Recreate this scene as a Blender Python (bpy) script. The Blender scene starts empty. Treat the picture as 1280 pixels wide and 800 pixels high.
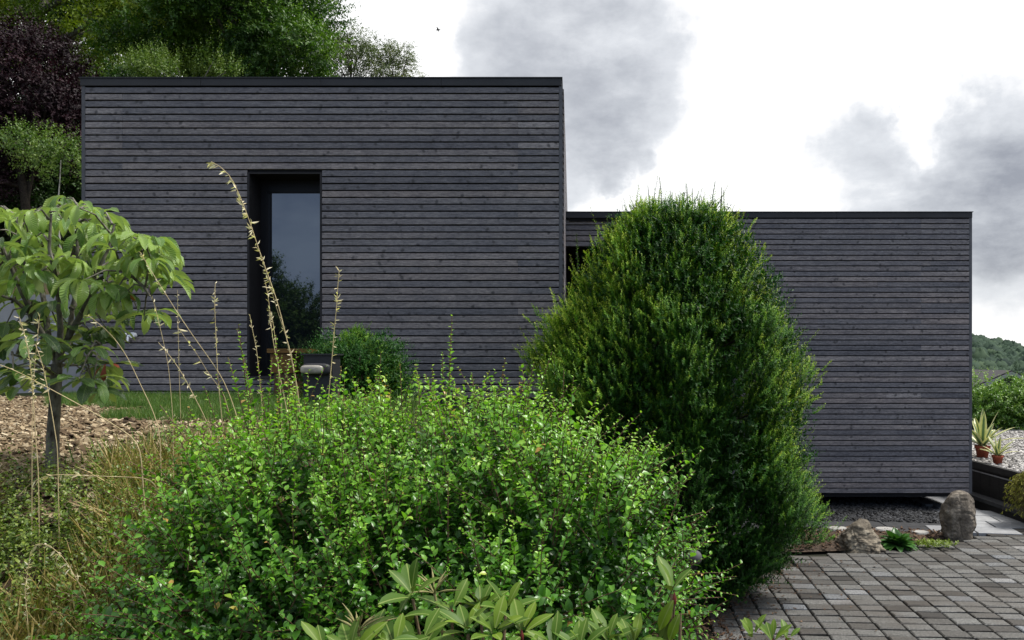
import bpy, math, random
import numpy as np
R = np.random.default_rng(11)
random.seed(11)
scene = bpy.context.scene
COL = scene.collection
PI = math.pi
F = 1000.0; VX = 715.0; HY = 450.0; CZ = 2.5       # camera constants (reference pixels -> metres)

def at(px, py, d):
    return np.array([(px - VX) / F * d, d, CZ - (py - HY) / F * d])

# ------------------------------------------------------------------ helpers
def nrm(v):
    v = np.asarray(v, float)
    return v / np.maximum(np.linalg.norm(v, axis=-1, keepdims=True), 1e-9)

def world_base(o):
    p = np.zeros(3)
    while o is not None:
        p += np.array(o.location); o = o.parent
    return p

class Soup:
    """quads collected as one mesh, with a float attribute 'tint' and optional uv"""
    def __init__(self):
        self.v = []; self.f = []; self.t = []; self.uv = []; self.n = 0
    def raw(self, v, f, tint=0.5, uv=None):
        v = np.asarray(v, float).reshape(-1, 3); f = np.asarray(f, np.int64).reshape(-1, 4)
        self.v.append(v); self.f.append(f + self.n)
        self.t.append(np.broadcast_to(np.asarray(tint, float), (len(v),)).copy())
        self.uv.append(np.zeros((len(v), 2)) if uv is None else np.asarray(uv, float))
        self.n += len(v)
    def add(self, T, P, X, Y, Z, S, tint):
        """T=(verts, quads, uv) placed at P with axes X,Y,Z scaled by S"""
        tv, tf, tuv = T
        P = np.asarray(P).reshape(-1, 3); k = len(P)
        if k == 0: return
        S = np.broadcast_to(np.asarray(S, float), (k,)).reshape(k, 1, 1)
        v = P[:, None, :] + S * (tv[None, :, 0:1] * X[:, None, :] + tv[None, :, 1:2] * Y[:, None, :] + tv[None, :, 2:3] * Z[:, None, :])
        f = tf[None] + (np.arange(k) * len(tv))[:, None, None]
        tint = np.asarray(tint, float)
        if tint.ndim == 0: tint = np.full(k, float(tint))
        self.raw(v.reshape(-1, 3), f.reshape(-1, 4), np.repeat(tint, len(tv)), np.tile(tuv, (k, 1)))
    def box(self, a, b, tint=0.5):
        x0, y0, z0 = a; x1, y1, z1 = b
        v = [(x0,y0,z0),(x1,y0,z0),(x1,y1,z0),(x0,y1,z0),(x0,y0,z1),(x1,y0,z1),(x1,y1,z1),(x0,y1,z1)]
        self.raw(v, [(0,3,2,1),(4,5,6,7),(0,1,5,4),(1,2,6,5),(2,3,7,6),(3,0,4,7)], tint)
    def tube(self, pts, r, n=6, tint=0.5):
        pts = np.asarray(pts, float); m = len(pts)
        r = np.broadcast_to(np.asarray(r, float), (m,))
        d = np.gradient(pts, axis=0); d = nrm(d)
        ref = np.array([0.31, 0.95, 0.02]) if abs(d[0][1]) < .9 else np.array([1., 0, 0])
        u = nrm(np.cross(d, ref)); w = np.cross(d, u)
        a = np.arange(n) / n * 2 * PI
        v = pts[:, None, :] + r[:, None, None] * (np.cos(a)[None, :, None] * u[:, None, :] + np.sin(a)[None, :, None] * w[:, None, :])
        i = np.arange(m - 1)[:, None] * n; j = np.arange(n)[None, :]; j2 = (j + 1) % n
        f = np.stack([i + j, i + j2, i + n + j2, i + n + j], -1).reshape(-1, 4)
        uv = np.stack(np.meshgrid(np.arange(n) / n, np.arange(m) / m), -1).reshape(-1, 2)
        self.raw(v.reshape(-1, 3), f, tint, uv)
    def rev(self, prof, c, n=20, tint=.5):
        """lathe: prof [(r,z)...] about vertical axis at c"""
        prof = np.asarray(prof, float); m = len(prof)
        a = np.arange(n) / n * 2 * PI
        v = np.stack([np.outer(prof[:, 0], np.cos(a)) + c[0], np.outer(prof[:, 0], np.sin(a)) + c[1], np.repeat(prof[:, 1:2] + c[2], n, 1)], -1)
        i = np.arange(m - 1)[:, None] * n; j = np.arange(n)[None, :]; j2 = (j + 1) % n
        f = np.stack([i + j, i + j2, i + n + j2, i + n + j], -1).reshape(-1, 4)
        self.raw(v.reshape(-1, 3), f, tint)
    def build(self, name, mat, parent=None, base=None, smooth=True):
        v = np.concatenate(self.v); f = np.concatenate(self.f); t = np.concatenate(self.t); uv = np.concatenate(self.uv)
        off = world_base(parent) if parent is not None else (np.zeros(3) if base is None else np.asarray(base, float))
        v = v - off
        me = bpy.data.meshes.new(name)
        me.vertices.add(len(v)); me.vertices.foreach_set('co', v.astype(np.float32).ravel())
        me.loops.add(f.size); me.loops.foreach_set('vertex_index', f.astype(np.int32).ravel())
        me.polygons.add(len(f)); me.polygons.foreach_set('loop_start', (np.arange(len(f)) * 4).astype(np.int32))
        me.update(calc_edges=True)
        at_ = me.attributes.new('tint', 'FLOAT', 'POINT'); at_.data.foreach_set('value', t.astype(np.float32))
        ul = me.uv_layers.new(name='UVMap'); ul.data.foreach_set('uv', uv[f.ravel()].astype(np.float32).ravel())
        me.polygons.foreach_set('use_smooth', np.full(len(f), bool(smooth)))
        me.materials.append(mat)
        me.update()
        o = bpy.data.objects.new(name, me); COL.objects.link(o)
        if parent is not None: o.parent = parent
        else: o.location = off
        return o

def tag(o, label=None, cat=None, group=None, kind=None):
    if label: o['label'] = label
    if cat: o['category'] = cat
    if group: o['group'] = group
    if kind: o['kind'] = kind
    return o
def thing(name, label, cat, loc, group=None):
    o = bpy.data.objects.new(name, None); COL.objects.link(o); o.location = tuple(float(c) for c in loc); o.empty_display_size = .1
    return tag(o, label, cat, group)

# ------------------------------------------------------------------ materials
def newmat(name):
    m = bpy.data.materials.new(name); m.use_nodes = True
    nt = m.node_tree; b = nt.nodes['Principled BSDF']
    return m, nt, b
def N(nt, typ, **kw):
    n = nt.nodes.new(typ)
    for k, v in kw.items():
        if k.startswith('i_'): n.inputs[k[2:].replace('_', ' ')].default_value = v
        else: setattr(n, k, v)
    return n
def ramp(nt, stops, fac):
    r = nt.nodes.new('ShaderNodeValToRGB'); e = r.color_ramp.elements
    while len(e) < len(stops): e.new(0.5)
    for k, (p, c) in enumerate(stops):
        e[k].position = p; e[k].color = (*c, 1)
    nt.links.new(fac, r.inputs['Fac']); return r
def coords(nt, scale=(1, 1, 1)):
    g = nt.nodes.new('ShaderNodeNewGeometry'); m = nt.nodes.new('ShaderNodeMapping'); m.inputs['Scale'].default_value = scale
    nt.links.new(g.outputs['Position'], m.inputs['Vector']); return m.outputs['Vector']
def noise(nt, vec, scale, detail=5, rough=.6):
    n = nt.nodes.new('ShaderNodeTexNoise'); n.inputs['Scale'].default_value = scale; n.inputs['Detail'].default_value = detail; n.inputs['Roughness'].default_value = rough
    nt.links.new(vec, n.inputs['Vector']); return n.outputs['Fac']
def mathn(nt, op, a, b=None):
    n = nt.nodes.new('ShaderNodeMath'); n.operation = op
    for i, x in enumerate((a, b)):
        if x is None: continue
        if isinstance(x, (int, float)): n.inputs[i].default_value = x
        else: nt.links.new(x, n.inputs[i])
    return n.outputs[0]
def bump(nt, b, h, strength=.3, dist=.01):
    n = nt.nodes.new('ShaderNodeBump'); n.inputs['Strength'].default_value = strength; n.inputs['Distance'].default_value = dist
    nt.links.new(h, n.inputs['Height']); nt.links.new(n.outputs[0], b.inputs['Normal'])
def mixcol(nt, fac, a, b, mode='MIX'):
    n = nt.nodes.new('ShaderNodeMix'); n.data_type = 'RGBA'; n.blend_type = mode
    for s, x in (('Factor', fac), ('A', a), ('B', b)):
        sock = [i for i in n.inputs if i.name == s and (i.type == 'RGBA' if s != 'Factor' else i.type == 'VALUE')][0]
        if isinstance(x, (int, float)): sock.default_value = x
        elif isinstance(x, tuple): sock.default_value = (*x, 1)
        else: nt.links.new(x, sock)
    return [o for o in n.outputs if o.type == 'RGBA'][0]

def noisemat(name, c0, c1, scale=8, rough=.8, bs=.3, bd=.01, stretch=(1, 1, 1), spec=.3, lo=.3, hi=.7):
    m, nt, b = newmat(name)
    f = noise(nt, coords(nt, stretch), scale)
    r = ramp(nt, [(lo, c0), (hi, c1)], f)
    nt.links.new(r.outputs[0], b.inputs['Base Color']); b.inputs['Roughness'].default_value = rough
    b.inputs['Specular IOR Level'].default_value = spec
    if bs: bump(nt, b, f, bs, bd)
    return m

def leafmat(name, stops, rough=.4, transl=.3, spec=.5, back=None, veins=False, midrib=False, tcol=(1.3, 1.5, .6)):
    m, nt, b = newmat(name)
    a = N(nt, 'ShaderNodeAttribute', attribute_name='tint')
    nz = noise(nt, coords(nt), 3.0, 2)
    f = mathn(nt, 'ADD', a.outputs['Fac'], mathn(nt, 'MULTIPLY', mathn(nt, 'SUBTRACT', nz, .5), .35))
    col = ramp(nt, stops, f).outputs[0]
    if veins:
        uvn = N(nt, 'ShaderNodeUVMap'); sep = nt.nodes.new('ShaderNodeSeparateXYZ'); nt.links.new(uvn.outputs[0], sep.inputs[0])
        au = mathn(nt, 'ABSOLUTE', mathn(nt, 'SUBTRACT', sep.outputs[0], .5))
        ph = mathn(nt, 'SUBTRACT', mathn(nt, 'MULTIPLY', sep.outputs[1], 95.), mathn(nt, 'MULTIPLY', au, 38.))
        w = mathn(nt, 'SINE', ph)
        vv = mathn(nt, 'MAXIMUM', mathn(nt, 'MULTIPLY', mathn(nt, 'POWER', mathn(nt, 'MAXIMUM', w, 0.), 6.), .6), mathn(nt, 'LESS_THAN', au, .035))
        col = mixcol(nt, mathn(nt, 'MULTIPLY', vv, .35), col, (.25, .32, .12))
        bump(nt, b, w, .5, .0025)
    if midrib:
        uvn = N(nt, 'ShaderNodeUVMap'); sep = nt.nodes.new('ShaderNodeSeparateXYZ'); nt.links.new(uvn.outputs[0], sep.inputs[0])
        au = mathn(nt, 'ABSOLUTE', mathn(nt, 'SUBTRACT', sep.outputs[0], .5))
        col = mixcol(nt, mathn(nt, 'MULTIPLY', mathn(nt, 'LESS_THAN', au, .045), .6), col, (.22, .27, .08))
    if back:
        g = nt.nodes.new('ShaderNodeNewGeometry')
        col = mixcol(nt, mathn(nt, 'MULTIPLY', g.outputs['Backfacing'], .8), col, back)
    nt.links.new(col, b.inputs['Base Color'])
    b.inputs['Roughness'].default_value = rough; b.inputs['Specular IOR Level'].default_value = spec
    tr = nt.nodes.new('ShaderNodeBsdfTranslucent')
    nt.links.new(mixcol(nt, 1.0, col, tcol, 'MULTIPLY'), tr.inputs['Color'])
    mx = nt.nodes.new('ShaderNodeMixShader'); mx.inputs[0].default_value = transl
    nt.links.new(b.outputs[0], mx.inputs[1]); nt.links.new(tr.outputs[0], mx.inputs[2])
    nt.links.new(mx.outputs[0], nt.nodes['Material Output'].inputs['Surface'])
    return m

def cladmat():
    m, nt, b = newmat('charcoal_boards')
    g = nt.nodes.new('ShaderNodeNewGeometry'); ri = g.outputs['Random Per Island']
    # shift the grain per board
    comb = nt.nodes.new('ShaderNodeCombineXYZ'); nt.links.new(mathn(nt, 'MULTIPLY', ri, 61.7), comb.inputs[0]); nt.links.new(mathn(nt, 'MULTIPLY', ri, 13.3), comb.inputs[2])
    add = nt.nodes.new('ShaderNodeVectorMath'); add.operation = 'ADD'; nt.links.new(g.outputs['Position'], add.inputs[0]); nt.links.new(comb.outputs[0], add.inputs[1])
    mp = nt.nodes.new('ShaderNodeMapping'); mp.inputs['Scale'].default_value = (1.6, 1.6, 26); nt.links.new(add.outputs[0], mp.inputs[0])
    grain = noise(nt, mp.outputs[0], 3.2, 8, .72)
    fine = noise(nt, mp.outputs[0], 17., 3, .7)
    def knots(scale, rot, thr, salt):
        m1 = nt.nodes.new('ShaderNodeMapping'); m1.inputs['Rotation'].default_value = (0, rot, 0); m1.inputs['Location'].default_value = (salt, salt, salt)
        nt.links.new(add.outputs[0], m1.inputs[0])
        m2 = nt.nodes.new('ShaderNodeMapping'); m2.inputs['Scale'].default_value = scale; nt.links.new(m1.outputs[0], m2.inputs[0])
        vo = nt.nodes.new('ShaderNodeTexVoronoi'); vo.inputs['Scale'].default_value = 1.0; nt.links.new(m2.outputs[0], vo.inputs['Vector'])
        dd = mathn(nt, 'ADD', vo.outputs['Distance'], mathn(nt, 'MULTIPLY', mathn(nt, 'SUBTRACT', speck, .5), .22))
        r = nt.nodes.new('ShaderNodeMapRange'); r.inputs['From Min'].default_value = thr; r.inputs['From Max'].default_value = thr * .4; nt.links.new(dd, r.inputs['Value'])
        return r.outputs[0]
    speck = noise(nt, add.outputs[0], 26., 5, .75)
    mps = nt.nodes.new('ShaderNodeMapping'); mps.inputs['Scale'].default_value = (.45, .45, 1.6); nt.links.new(add.outputs[0], mps.inputs[0])
    speck2 = noise(nt, mps.outputs[0], 46., 4, .75)
    k1 = knots((6.5, 6.5, 5.0), .75, .17, 0.); k2 = knots((5.5, 5.5, 4.2), -.7, .15, 3.3); k3 = knots((4.5, 4.5, 5.5), .1, .13, 7.1)
    knot = mathn(nt, 'MAXIMUM', mathn(nt, 'MAXIMUM', k1, k2), k3)
    blot = noise(nt, add.outputs[0], 2.1, 4, .6)
    base = ramp(nt, [(.25, (.080, .077, .084)), (.5, (.138, .133, .141)), (.72, (.215, .206, .212))], grain).outputs[0]
    tone = ramp(nt, [(0, (.66, .68, .74)), (.3, (.86, .88, .93)), (.6, (1.02, 1.0, 1.0)), (.85, (1.18, 1.10, 1.05)), (1, (1.45, 1.42, 1.38))], ri).outputs[0]
    col = mixcol(nt, 1., base, tone, 'MULTIPLY')
    bt = ramp(nt, [(.3, (.80, .81, .84)), (.7, (1.18, 1.16, 1.13))], blot).outputs[0]
    col = mixcol(nt, 1., col, bt, 'MULTIPLY')
    col = mixcol(nt, 1., col, ramp(nt, [(.32, (.55, .55, .58)), (.5, (1, 1, 1)), (.68, (1.45, 1.44, 1.42))], speck2).outputs[0], 'MULTIPLY')
    col = mixcol(nt, mathn(nt, 'MULTIPLY', knot, .8), col, (.026, .025, .028))
    nt.links.new(col, b.inputs['Base Color'])
    b.inputs['Roughness'].default_value = .62; b.inputs['Specular IOR Level'].default_value = .35
    bump(nt, b, mathn(nt, 'ADD', grain, mathn(nt, 'MULTIPLY', fine, .4)), .6, .006)
    return m

M = {}
M['clad'] = cladmat()
M['trim'] = noisemat('charcoal_trim', (.055, .057, .066), (.085, .087, .098), 14, .6, .1)
M['fascia'] = noisemat('anthracite_metal', (.014, .015, .018), (.021, .022, .026), 3, .6, .05, .004, spec=.35)
M['black'] = noisemat('black_backing', (.008, .008, .009), (.014, .014, .016), 5, .9, 0)
M['frame'] = noisemat('black_window_frame', (.003, .003, .004), (.006, .006, .008), 4, .5, 0, spec=.25)
M['reveal'] = noisemat('dark_reveal', (.008, .008, .010), (.014, .014, .017), 6, .7, .1)
def glassm():
    m, nt, b = newmat('dark_window_glass')
    b.inputs['Base Color'].default_value = (.006, .008, .011, 1); b.inputs['Roughness'].default_value = .015
    b.inputs['IOR'].default_value = 2.1
    nz = noise(nt, coords(nt), 1.3, 2); bump(nt, b, nz, .02, .01)
    return m
M['glass'] = glassm()
M['concrete'] = noisemat('pale_concrete', (.22, .225, .235), (.33, .335, .345), 2.5, .85, .15)
M['cap'] = noisemat('white_coping', (.55, .56, .57), (.66, .66, .66), 6, .8, .1)
M['plinth'] = noisemat('dark_plinth', (.05, .05, .052), (.08, .08, .083), 5, .9, .2)
M['roofing'] = noisemat('roof_membrane', (.06, .06, .063), (.1, .1, .1), 4, .9, .1)
M['bark'] = noisemat('grey_brown_bark', (.022, .017, .012), (.20, .19, .155), 30, .9, .7, .01, (1, 1, .45))
M['darkbark'] = noisemat('dark_bark', (.016, .012, .009), (.06, .048, .036), 30, .9, .6, .006)
M['birchbark'] = noisemat('pale_bark', (.16, .15, .13), (.5, .48, .43), 3, .8, .3, .02, (1, 1, 3))
M['twig'] = noisemat('brown_twig', (.06, .032, .018), (.17, .10, .06), 30, .7, .2)
M['chestnut'] = leafmat('chestnut_leaf', [(0, (.016, .048, .008)), (.5, (.085, .175, .022)), (1, (.26, .38, .075))], .33, .26, .5, back=(.30, .38, .15), veins=True)
M['shrub'] = leafmat('glossy_shrub_leaf', [(0, (.012, .048, .006)), (.35, (.060, .185, .015)), (.7, (.18, .38, .032)), (.95, (.34, .50, .07)), (1, (.40, .24, .06))], .34, .32, .36)
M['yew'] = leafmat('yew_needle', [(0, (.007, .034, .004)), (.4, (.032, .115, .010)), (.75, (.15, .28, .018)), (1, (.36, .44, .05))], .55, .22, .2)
M['roundbush'] = leafmat('round_bush_needle', [(0, (.012, .055, .008)), (.5, (.045, .14, .014)), (1, (.14, .26, .025))], .55, .2, .2)
M['rhodo'] = leafmat('rhododendron_leaf', [(0, (.012, .038, .005)), (.5, (.052, .108, .010)), (1, (.18, .26, .022))], .5, .14, .18, back=(.10, .14, .04), midrib=True)
M['rhodostem'] = noisemat('rhododendron_stem', (.09, .06, .035), (.2, .15, .08), 30, .7, .2)
M['redbud'] = noisemat('red_bud', (.09, .012, .012), (.16, .03, .02), 30, .5, .2)
M['seedpod'] = noisemat('green_seedpod', (.15, .16, .05), (.26, .22, .1), 40, .6, .1)
M['straw'] = noisemat('dry_straw', (.34, .26, .13), (.55, .45, .25), 20, .7, 0)
M['seed'] = leafmat('pale_seed_husk', [(0, (.46, .38, .23)), (1, (.80, .73, .55))], .7, .3, .2)
M['grass'] = leafmat('green_grass', [(0, (.035, .085, .012)), (.6, (.085, .165, .025)), (1, (.26, .22, .08))], .5, .25, .3)
M['meadow'] = leafmat('meadow_grass', [(0, (.045, .08, .012)), (.4, (.12, .125, .025)), (.7, (.25, .19, .06)), (1, (.46, .36, .17))], .6, .2, .2)
M['weed'] = leafmat('weed_leaf', [(0, (.028, .06, .008)), (.5, (.085, .14, .018)), (1, (.20, .25, .04))], .42, .25, .4)
M['oak'] = leafmat('dark_tree_leaf', [(0, (.010, .034, .005)), (.5, (.038, .096, .012)), (1, (.125, .215, .025))], .5, .25, .3)
M['ash'] = leafmat('light_tree_leaf', [(0, (.02, .05, .005)), (.5, (.11, .18, .016)), (1, (.28, .35, .035))], .5, .25, .3)
M['purple'] = leafmat('purple_tree_leaf', [(0, (.008, .004, .006)), (.6, (.019, .009, .013)), (1, (.045, .022, .027))], .6, .12, .15, tcol=(1.4, .7, .8))
M['sapling'] = leafmat('sapling_leaf', [(0, (.025, .06, .012)), (.5, (.065, .125, .022)), (1, (.15, .21, .05))], .5, .25, .3)
M['birch'] = leafmat('birch_leaf', [(0, (.04, .06, .028)), (.6, (.10, .135, .055)), (1, (.19, .20, .09))], .5, .3, .3)
M['hedge'] = leafmat('hedge_leaf', [(0, (.018, .055, .008)), (.5, (.08, .18, .018)), (1, (.24, .36, .045))], .45, .25, .4)
M['weeping'] = leafmat('golden_weeping_leaf', [(0, (.07, .08, .012)), (.5, (.19, .19, .03)), (1, (.36, .33, .07))], .5, .25, .3)
M['hosta'] = leafmat('hosta_leaf', [(0, (.02, .07, .015)), (1, (.06, .16, .03))], .4, .2, .4)
M['lime'] = leafmat('lime_leaf', [(0, (.08, .14, .02)), (1, (.22, .28, .06))], .5, .25, .3)
M['agave'] = leafmat('agave_leaf', [(0, (.05, .10, .055)), (.45, (.10, .17, .08)), (.6, (.48, .48, .2)), (1, (.62, .6, .32))], .45, .1, .4)
M['terracotta'] = noisemat('terracotta', (.22, .05, .025), (.33, .085, .045), 12, .8, .15)
M['soil'] = noisemat('soil', (.025, .017, .012), (.075, .052, .035), 18, .95, .6, .02)
M['joint'] = noisemat('dark_joint_soil', (.006, .006, .004), (.020, .021, .010), 18, .95, .4, .01)
M['chips'] = leafmat('wood_chips', [(0, (.03, .018, .011)), (.4, (.135, .093, .052)), (.75, (.29, .225, .14)), (1, (.50, .42, .29))], .85, 0.02, .2)
M['bark_mulch'] = leafmat('bark_mulch', [(0, (.03, .018, .012)), (.6, (.10, .06, .038)), (1, (.22, .15, .10))], .9, 0.02, .2)
M['ochre'] = noisemat('ochre_timber', (.075, .036, .006), (.15, .078, .015), 7, .6, .2, .004, (1, 1, 9))
M['brownwood'] = noisemat('brown_timber', (.06, .032, .015), (.1, .055, .025), 7, .6, .2, .004, (1, 1, 9))
M['post'] = noisemat('black_blue_metal', (.006, .007, .010), (.010, .011, .015), 9, .6, .1, spec=.5)
M['lens'] = noisemat('frosted_lamp_glass', (.19, .18, .155), (.28, .265, .23), 16, .35, .1, .002, spec=.5)
M['chrome'] = noisemat('silver_white_fitting', (.6, .64, .7), (.8, .83, .88), 30, .25, 0, spec=.6)
M['sleeper'] = noisemat('black_timber', (.008, .008, .008), (.02, .019, .018), 12, .75, .3, .006, (1, .5, 6))
M['metal'] = noisemat('grey_metal_strip', (.16, .17, .18), (.26, .27, .28), 12, .4, 0, spec=.6)
M['tarmac'] = noisemat('dark_slab', (.022, .023, .025), (.042, .043, .046), 9, .75, .2, .004)
M['conker'] = noisemat('brown_bud', (.3, .09, .02), (.42, .15, .04), 20, .4, 0)
M['redleaf'] = leafmat('red_brown_leaf', [(0, (.12, .02, .012)), (1, (.26, .07, .03))], .5, .2, .3)
M['tile'] = noisemat('dark_roof_tile', (.025, .024, .026), (.05, .048, .05), 9, .8, .3)
M['render'] = noisemat('dull_house_wall', (.06, .06, .065), (.09, .09, .095), 4, .9, .1)
M['bird'] = noisemat('bird_feather', (.02, .02, .022), (.04, .04, .04), 30, .8, 0)
M['hillmat'] = noisemat('hill_grass', (.02, .035, .015), (.05, .065, .025), .03, .95, 0)
M['forest'] = leafmat('forest_canopy', [(0, (.022, .038, .030)), (.5, (.036, .062, .040)), (1, (.065, .098, .052))], .8, .1, .1)  # cool cast of distance haze put into the canopy colour
M['white_stone'] = noisemat('pale_lit_flag', (.22, .215, .20), (.36, .35, .33), 14, .85, .3)

def groundm():
    m, nt, b = newmat('ground_soil_and_grass')
    v = coords(nt); n1 = noise(nt, v, .7, 6); n2 = noise(nt, v, 22, 5)
    soil = ramp(nt, [(.3, (.022, .015, .010)), (.7, (.085, .058, .038))], n2).outputs[0]
    gr = ramp(nt, [(.3, (.022, .042, .010)), (.7, (.055, .075, .022))], n2).outputs[0]
    col = mixcol(nt, ramp(nt, [(.42, (0, 0, 0)), (.58, (1, 1, 1))], n1).outputs[0], soil, gr)
    nt.links.new(col, b.inputs['Base Color']); b.inputs['Roughness'].default_value = .95; b.inputs['Specular IOR Level'].default_value = .1
    bump(nt, b, n2, .6, .03); return m
M['ground'] = groundm()
def sett():
    m, nt, b = newmat('weathered_setts')
    g = nt.nodes.new('ShaderNodeNewGeometry'); ri = g.outputs['Random Per Island']
    base = ramp(nt, [(0, (.022, .019, .016)), (.14, (.050, .046, .041)), (.5, (.090, .088, .083)), (.88, (.128, .127, .122)), (.95, (.13, .14, .155)), (1, (.22, .215, .21))], ri).outputs[0]
    v = coords(nt); n1 = noise(nt, v, 55, 6, .8); n2 = noise(nt, v, .9, 4); n3 = noise(nt, v, 140, 2)
    col = mixcol(nt, 1., base, ramp(nt, [(.34, (.30, .29, .275)), (.5, (.80, .80, .79)), (.62, (1.5, 1.5, 1.48))], n1).outputs[0], 'MULTIPLY')
    stain = ramp(nt, [(.48, (0, 0, 0)), (.64, (1, 1, 1))], n2).outputs[0]
    col = mixcol(nt, mathn(nt, 'MULTIPLY', stain, .55), col, (.055, .045, .036))
    nt.links.new(col, b.inputs['Base Color']); b.inputs['Roughness'].default_value = .72; b.inputs['Specular IOR Level'].default_value = .4
    bump(nt, b, mathn(nt, 'ADD', n1, mathn(nt, 'MULTIPLY', n3, .3)), .5, .006); return m
M['sett'] = sett()
def flagm():
    m, nt, b = newmat('pale_flagstones')
    g = nt.nodes.new('ShaderNodeNewGeometry'); ri = g.outputs['Random Per Island']
    base = ramp(nt, [(0, (.15, .155, .165)), (.6, (.21, .215, .225)), (1, (.29, .295, .30))], ri).outputs[0]
    n1 = noise(nt, coords(nt), 9, 6)
    col = mixcol(nt, 1., base, ramp(nt, [(.3, (.75, .75, .75)), (.7, (1.15, 1.15, 1.15))], n1).outputs[0], 'MULTIPLY')
    nt.links.new(col, b.inputs['Base Color']); b.inputs['Roughness'].default_value = .7; bump(nt, b, n1, .2, .004); return m
M['flag'] = flagm()
def gravelm(name, s0, s1, s2):
    m, nt, b = newmat(name)
    g = nt.nodes.new('ShaderNodeNewGeometry')
    col = ramp(nt, [(0, s0), (.5, s1), (1, s2)], g.outputs['Random Per Island']).outputs[0]
    nt.links.new(col, b.inputs['Base Color']); b.inputs['Roughness'].default_value = .8; return m
M['gravel'] = gravelm('pale_gravel', (.10, .095, .09), (.27, .255, .24), (.55, .53, .50))
M['slate'] = gravelm('dark_slate_pebbles', (.005, .0055, .0065), (.014, .015, .017), (.05, .052, .058))
def rockm(name, c0, c1, c2):
    m, nt, b = newmat(name)
    v = coords(nt); n1 = noise(nt, v, 7, 9, .7); n2 = noise(nt, v, 2.5, 4)
    col = ramp(nt, [(.3, c0), (.5, c1), (.68, c2)], n1).outputs[0]
    col = mixcol(nt, mathn(nt, 'MULTIPLY', ramp(nt, [(.5, (0, 0, 0)), (.65, (1, 1, 1))], n2).outputs[0], .5), col, c0)
    vo = nt.nodes.new('ShaderNodeTexVoronoi'); vo.feature = 'DISTANCE_TO_EDGE'; vo.inputs['Scale'].default_value = 6
    mp = nt.nodes.new('ShaderNodeMapping'); mp.inputs['Rotation'].default_value = (.5, .7, .3); mp.inputs['Scale'].default_value = (1, 1, .45); nt.links.new(v, mp.inputs[0]); nt.links.new(mp.outputs[0], vo.inputs['Vector'])
    cr = mathn(nt, 'MINIMUM', mathn(nt, 'MULTIPLY', vo.outputs['Distance'], 9.), 1.)
    nt.links.new(col, b.inputs['Base Color']); b.inputs['Roughness'].default_value = .85
    bump(nt, b, mathn(nt, 'ADD', n1, mathn(nt, 'MULTIPLY', cr, .35)), .9, .035); return m
M['rock_a'] = rockm('tan_rock', (.045, .036, .026), (.15, .125, .09), (.33, .29, .22))
M['rock_b'] = rockm('grey_brown_rock', (.030, .024, .018), (.10, .082, .062), (.25, .215, .17))
M['grey_stone'] = noisemat('grey_stone', (.05, .05, .054), (.08, .08, .085), 14, .8, .2)

# ------------------------------------------------------------------ leaf templates
def leaf_T(w=.5, n=4, fold=.25, curl=.2, shape=None, pet=0.):
    """unit-length leaf along +Y; w = max full width"""
    t = np.linspace(0, 1, n + 1)
    if shape is None: wd = np.sin(PI * np.clip(t, 0, 1) ** .8) ** .8
    else: wd = shape(t)
    wd = wd * w / 2; wd[-1] = .004; wd[0] = max(wd[0], .006)
    z = -curl * t ** 2
    v = []; uv = []
    for i in range(n + 1):
        v += [(-wd[i], pet + t[i], z[i] + fold * wd[i]), (0, pet + t[i], z[i]), (wd[i], pet + t[i], z[i] + fold * wd[i])]
        uv += [(.5 - wd[i] / w, t[i]), (.5, t[i]), (.5 + wd[i] / w, t[i])]
    f = []
    for i in range(n):
        a = 3 * i
        f += [(a, a + 1, a + 4, a + 3), (a + 1, a + 2, a + 5, a + 4)]
    return np.array(v, float), np.array(f), np.array(uv)
T_needle = (np.array([(-.5, 0, 0), (.5, 0, 0), (.32, 1, -.06), (-.32, 1, -.06)], float) * np.array([.27, 1, 1]), np.array([[0, 1, 2, 3]]), np.zeros((4, 2)))
T_yew = (np.array([(-.5, 0, 0), (.5, 0, 0), (.42, 1, -.1), (-.42, 1, -.1)], float) * np.array([.40, 1, 1]), np.array([[0, 1, 2, 3]]), np.zeros((4, 2)))
T_small = leaf_T(.68, 3, .35, .25)
T_tree = leaf_T(.55, 2, .3, .2)
T_thin = (np.array([(-.5, 0, 0), (.5, 0, 0), (.3, 1, 0), (-.3, 1, 0)], float) * np.array([.42, 1, 1]) + 0, np.array([[0, 1, 2, 3]]), np.zeros((4, 2)))
T_blade = (np.array([(-.5, 0, 0), (.5, 0, 0), (.4, .5, -.03), (-.4, .5, -.03), (.05, 1, -.22), (-.05, 1, -.22)], float) * np.array([.04, 1, 1]), np.array([[0, 1, 2, 3], [3, 2, 4, 5]]), np.zeros((6, 2)))

def perp(D):
    ref = np.where(np.abs(D[..., 2:3]) > .9, np.array([1., 0, 0]), np.array([0, 0, 1.]))
    A = nrm(np.cross(D, ref)); return A, np.cross(D, A)

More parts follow.
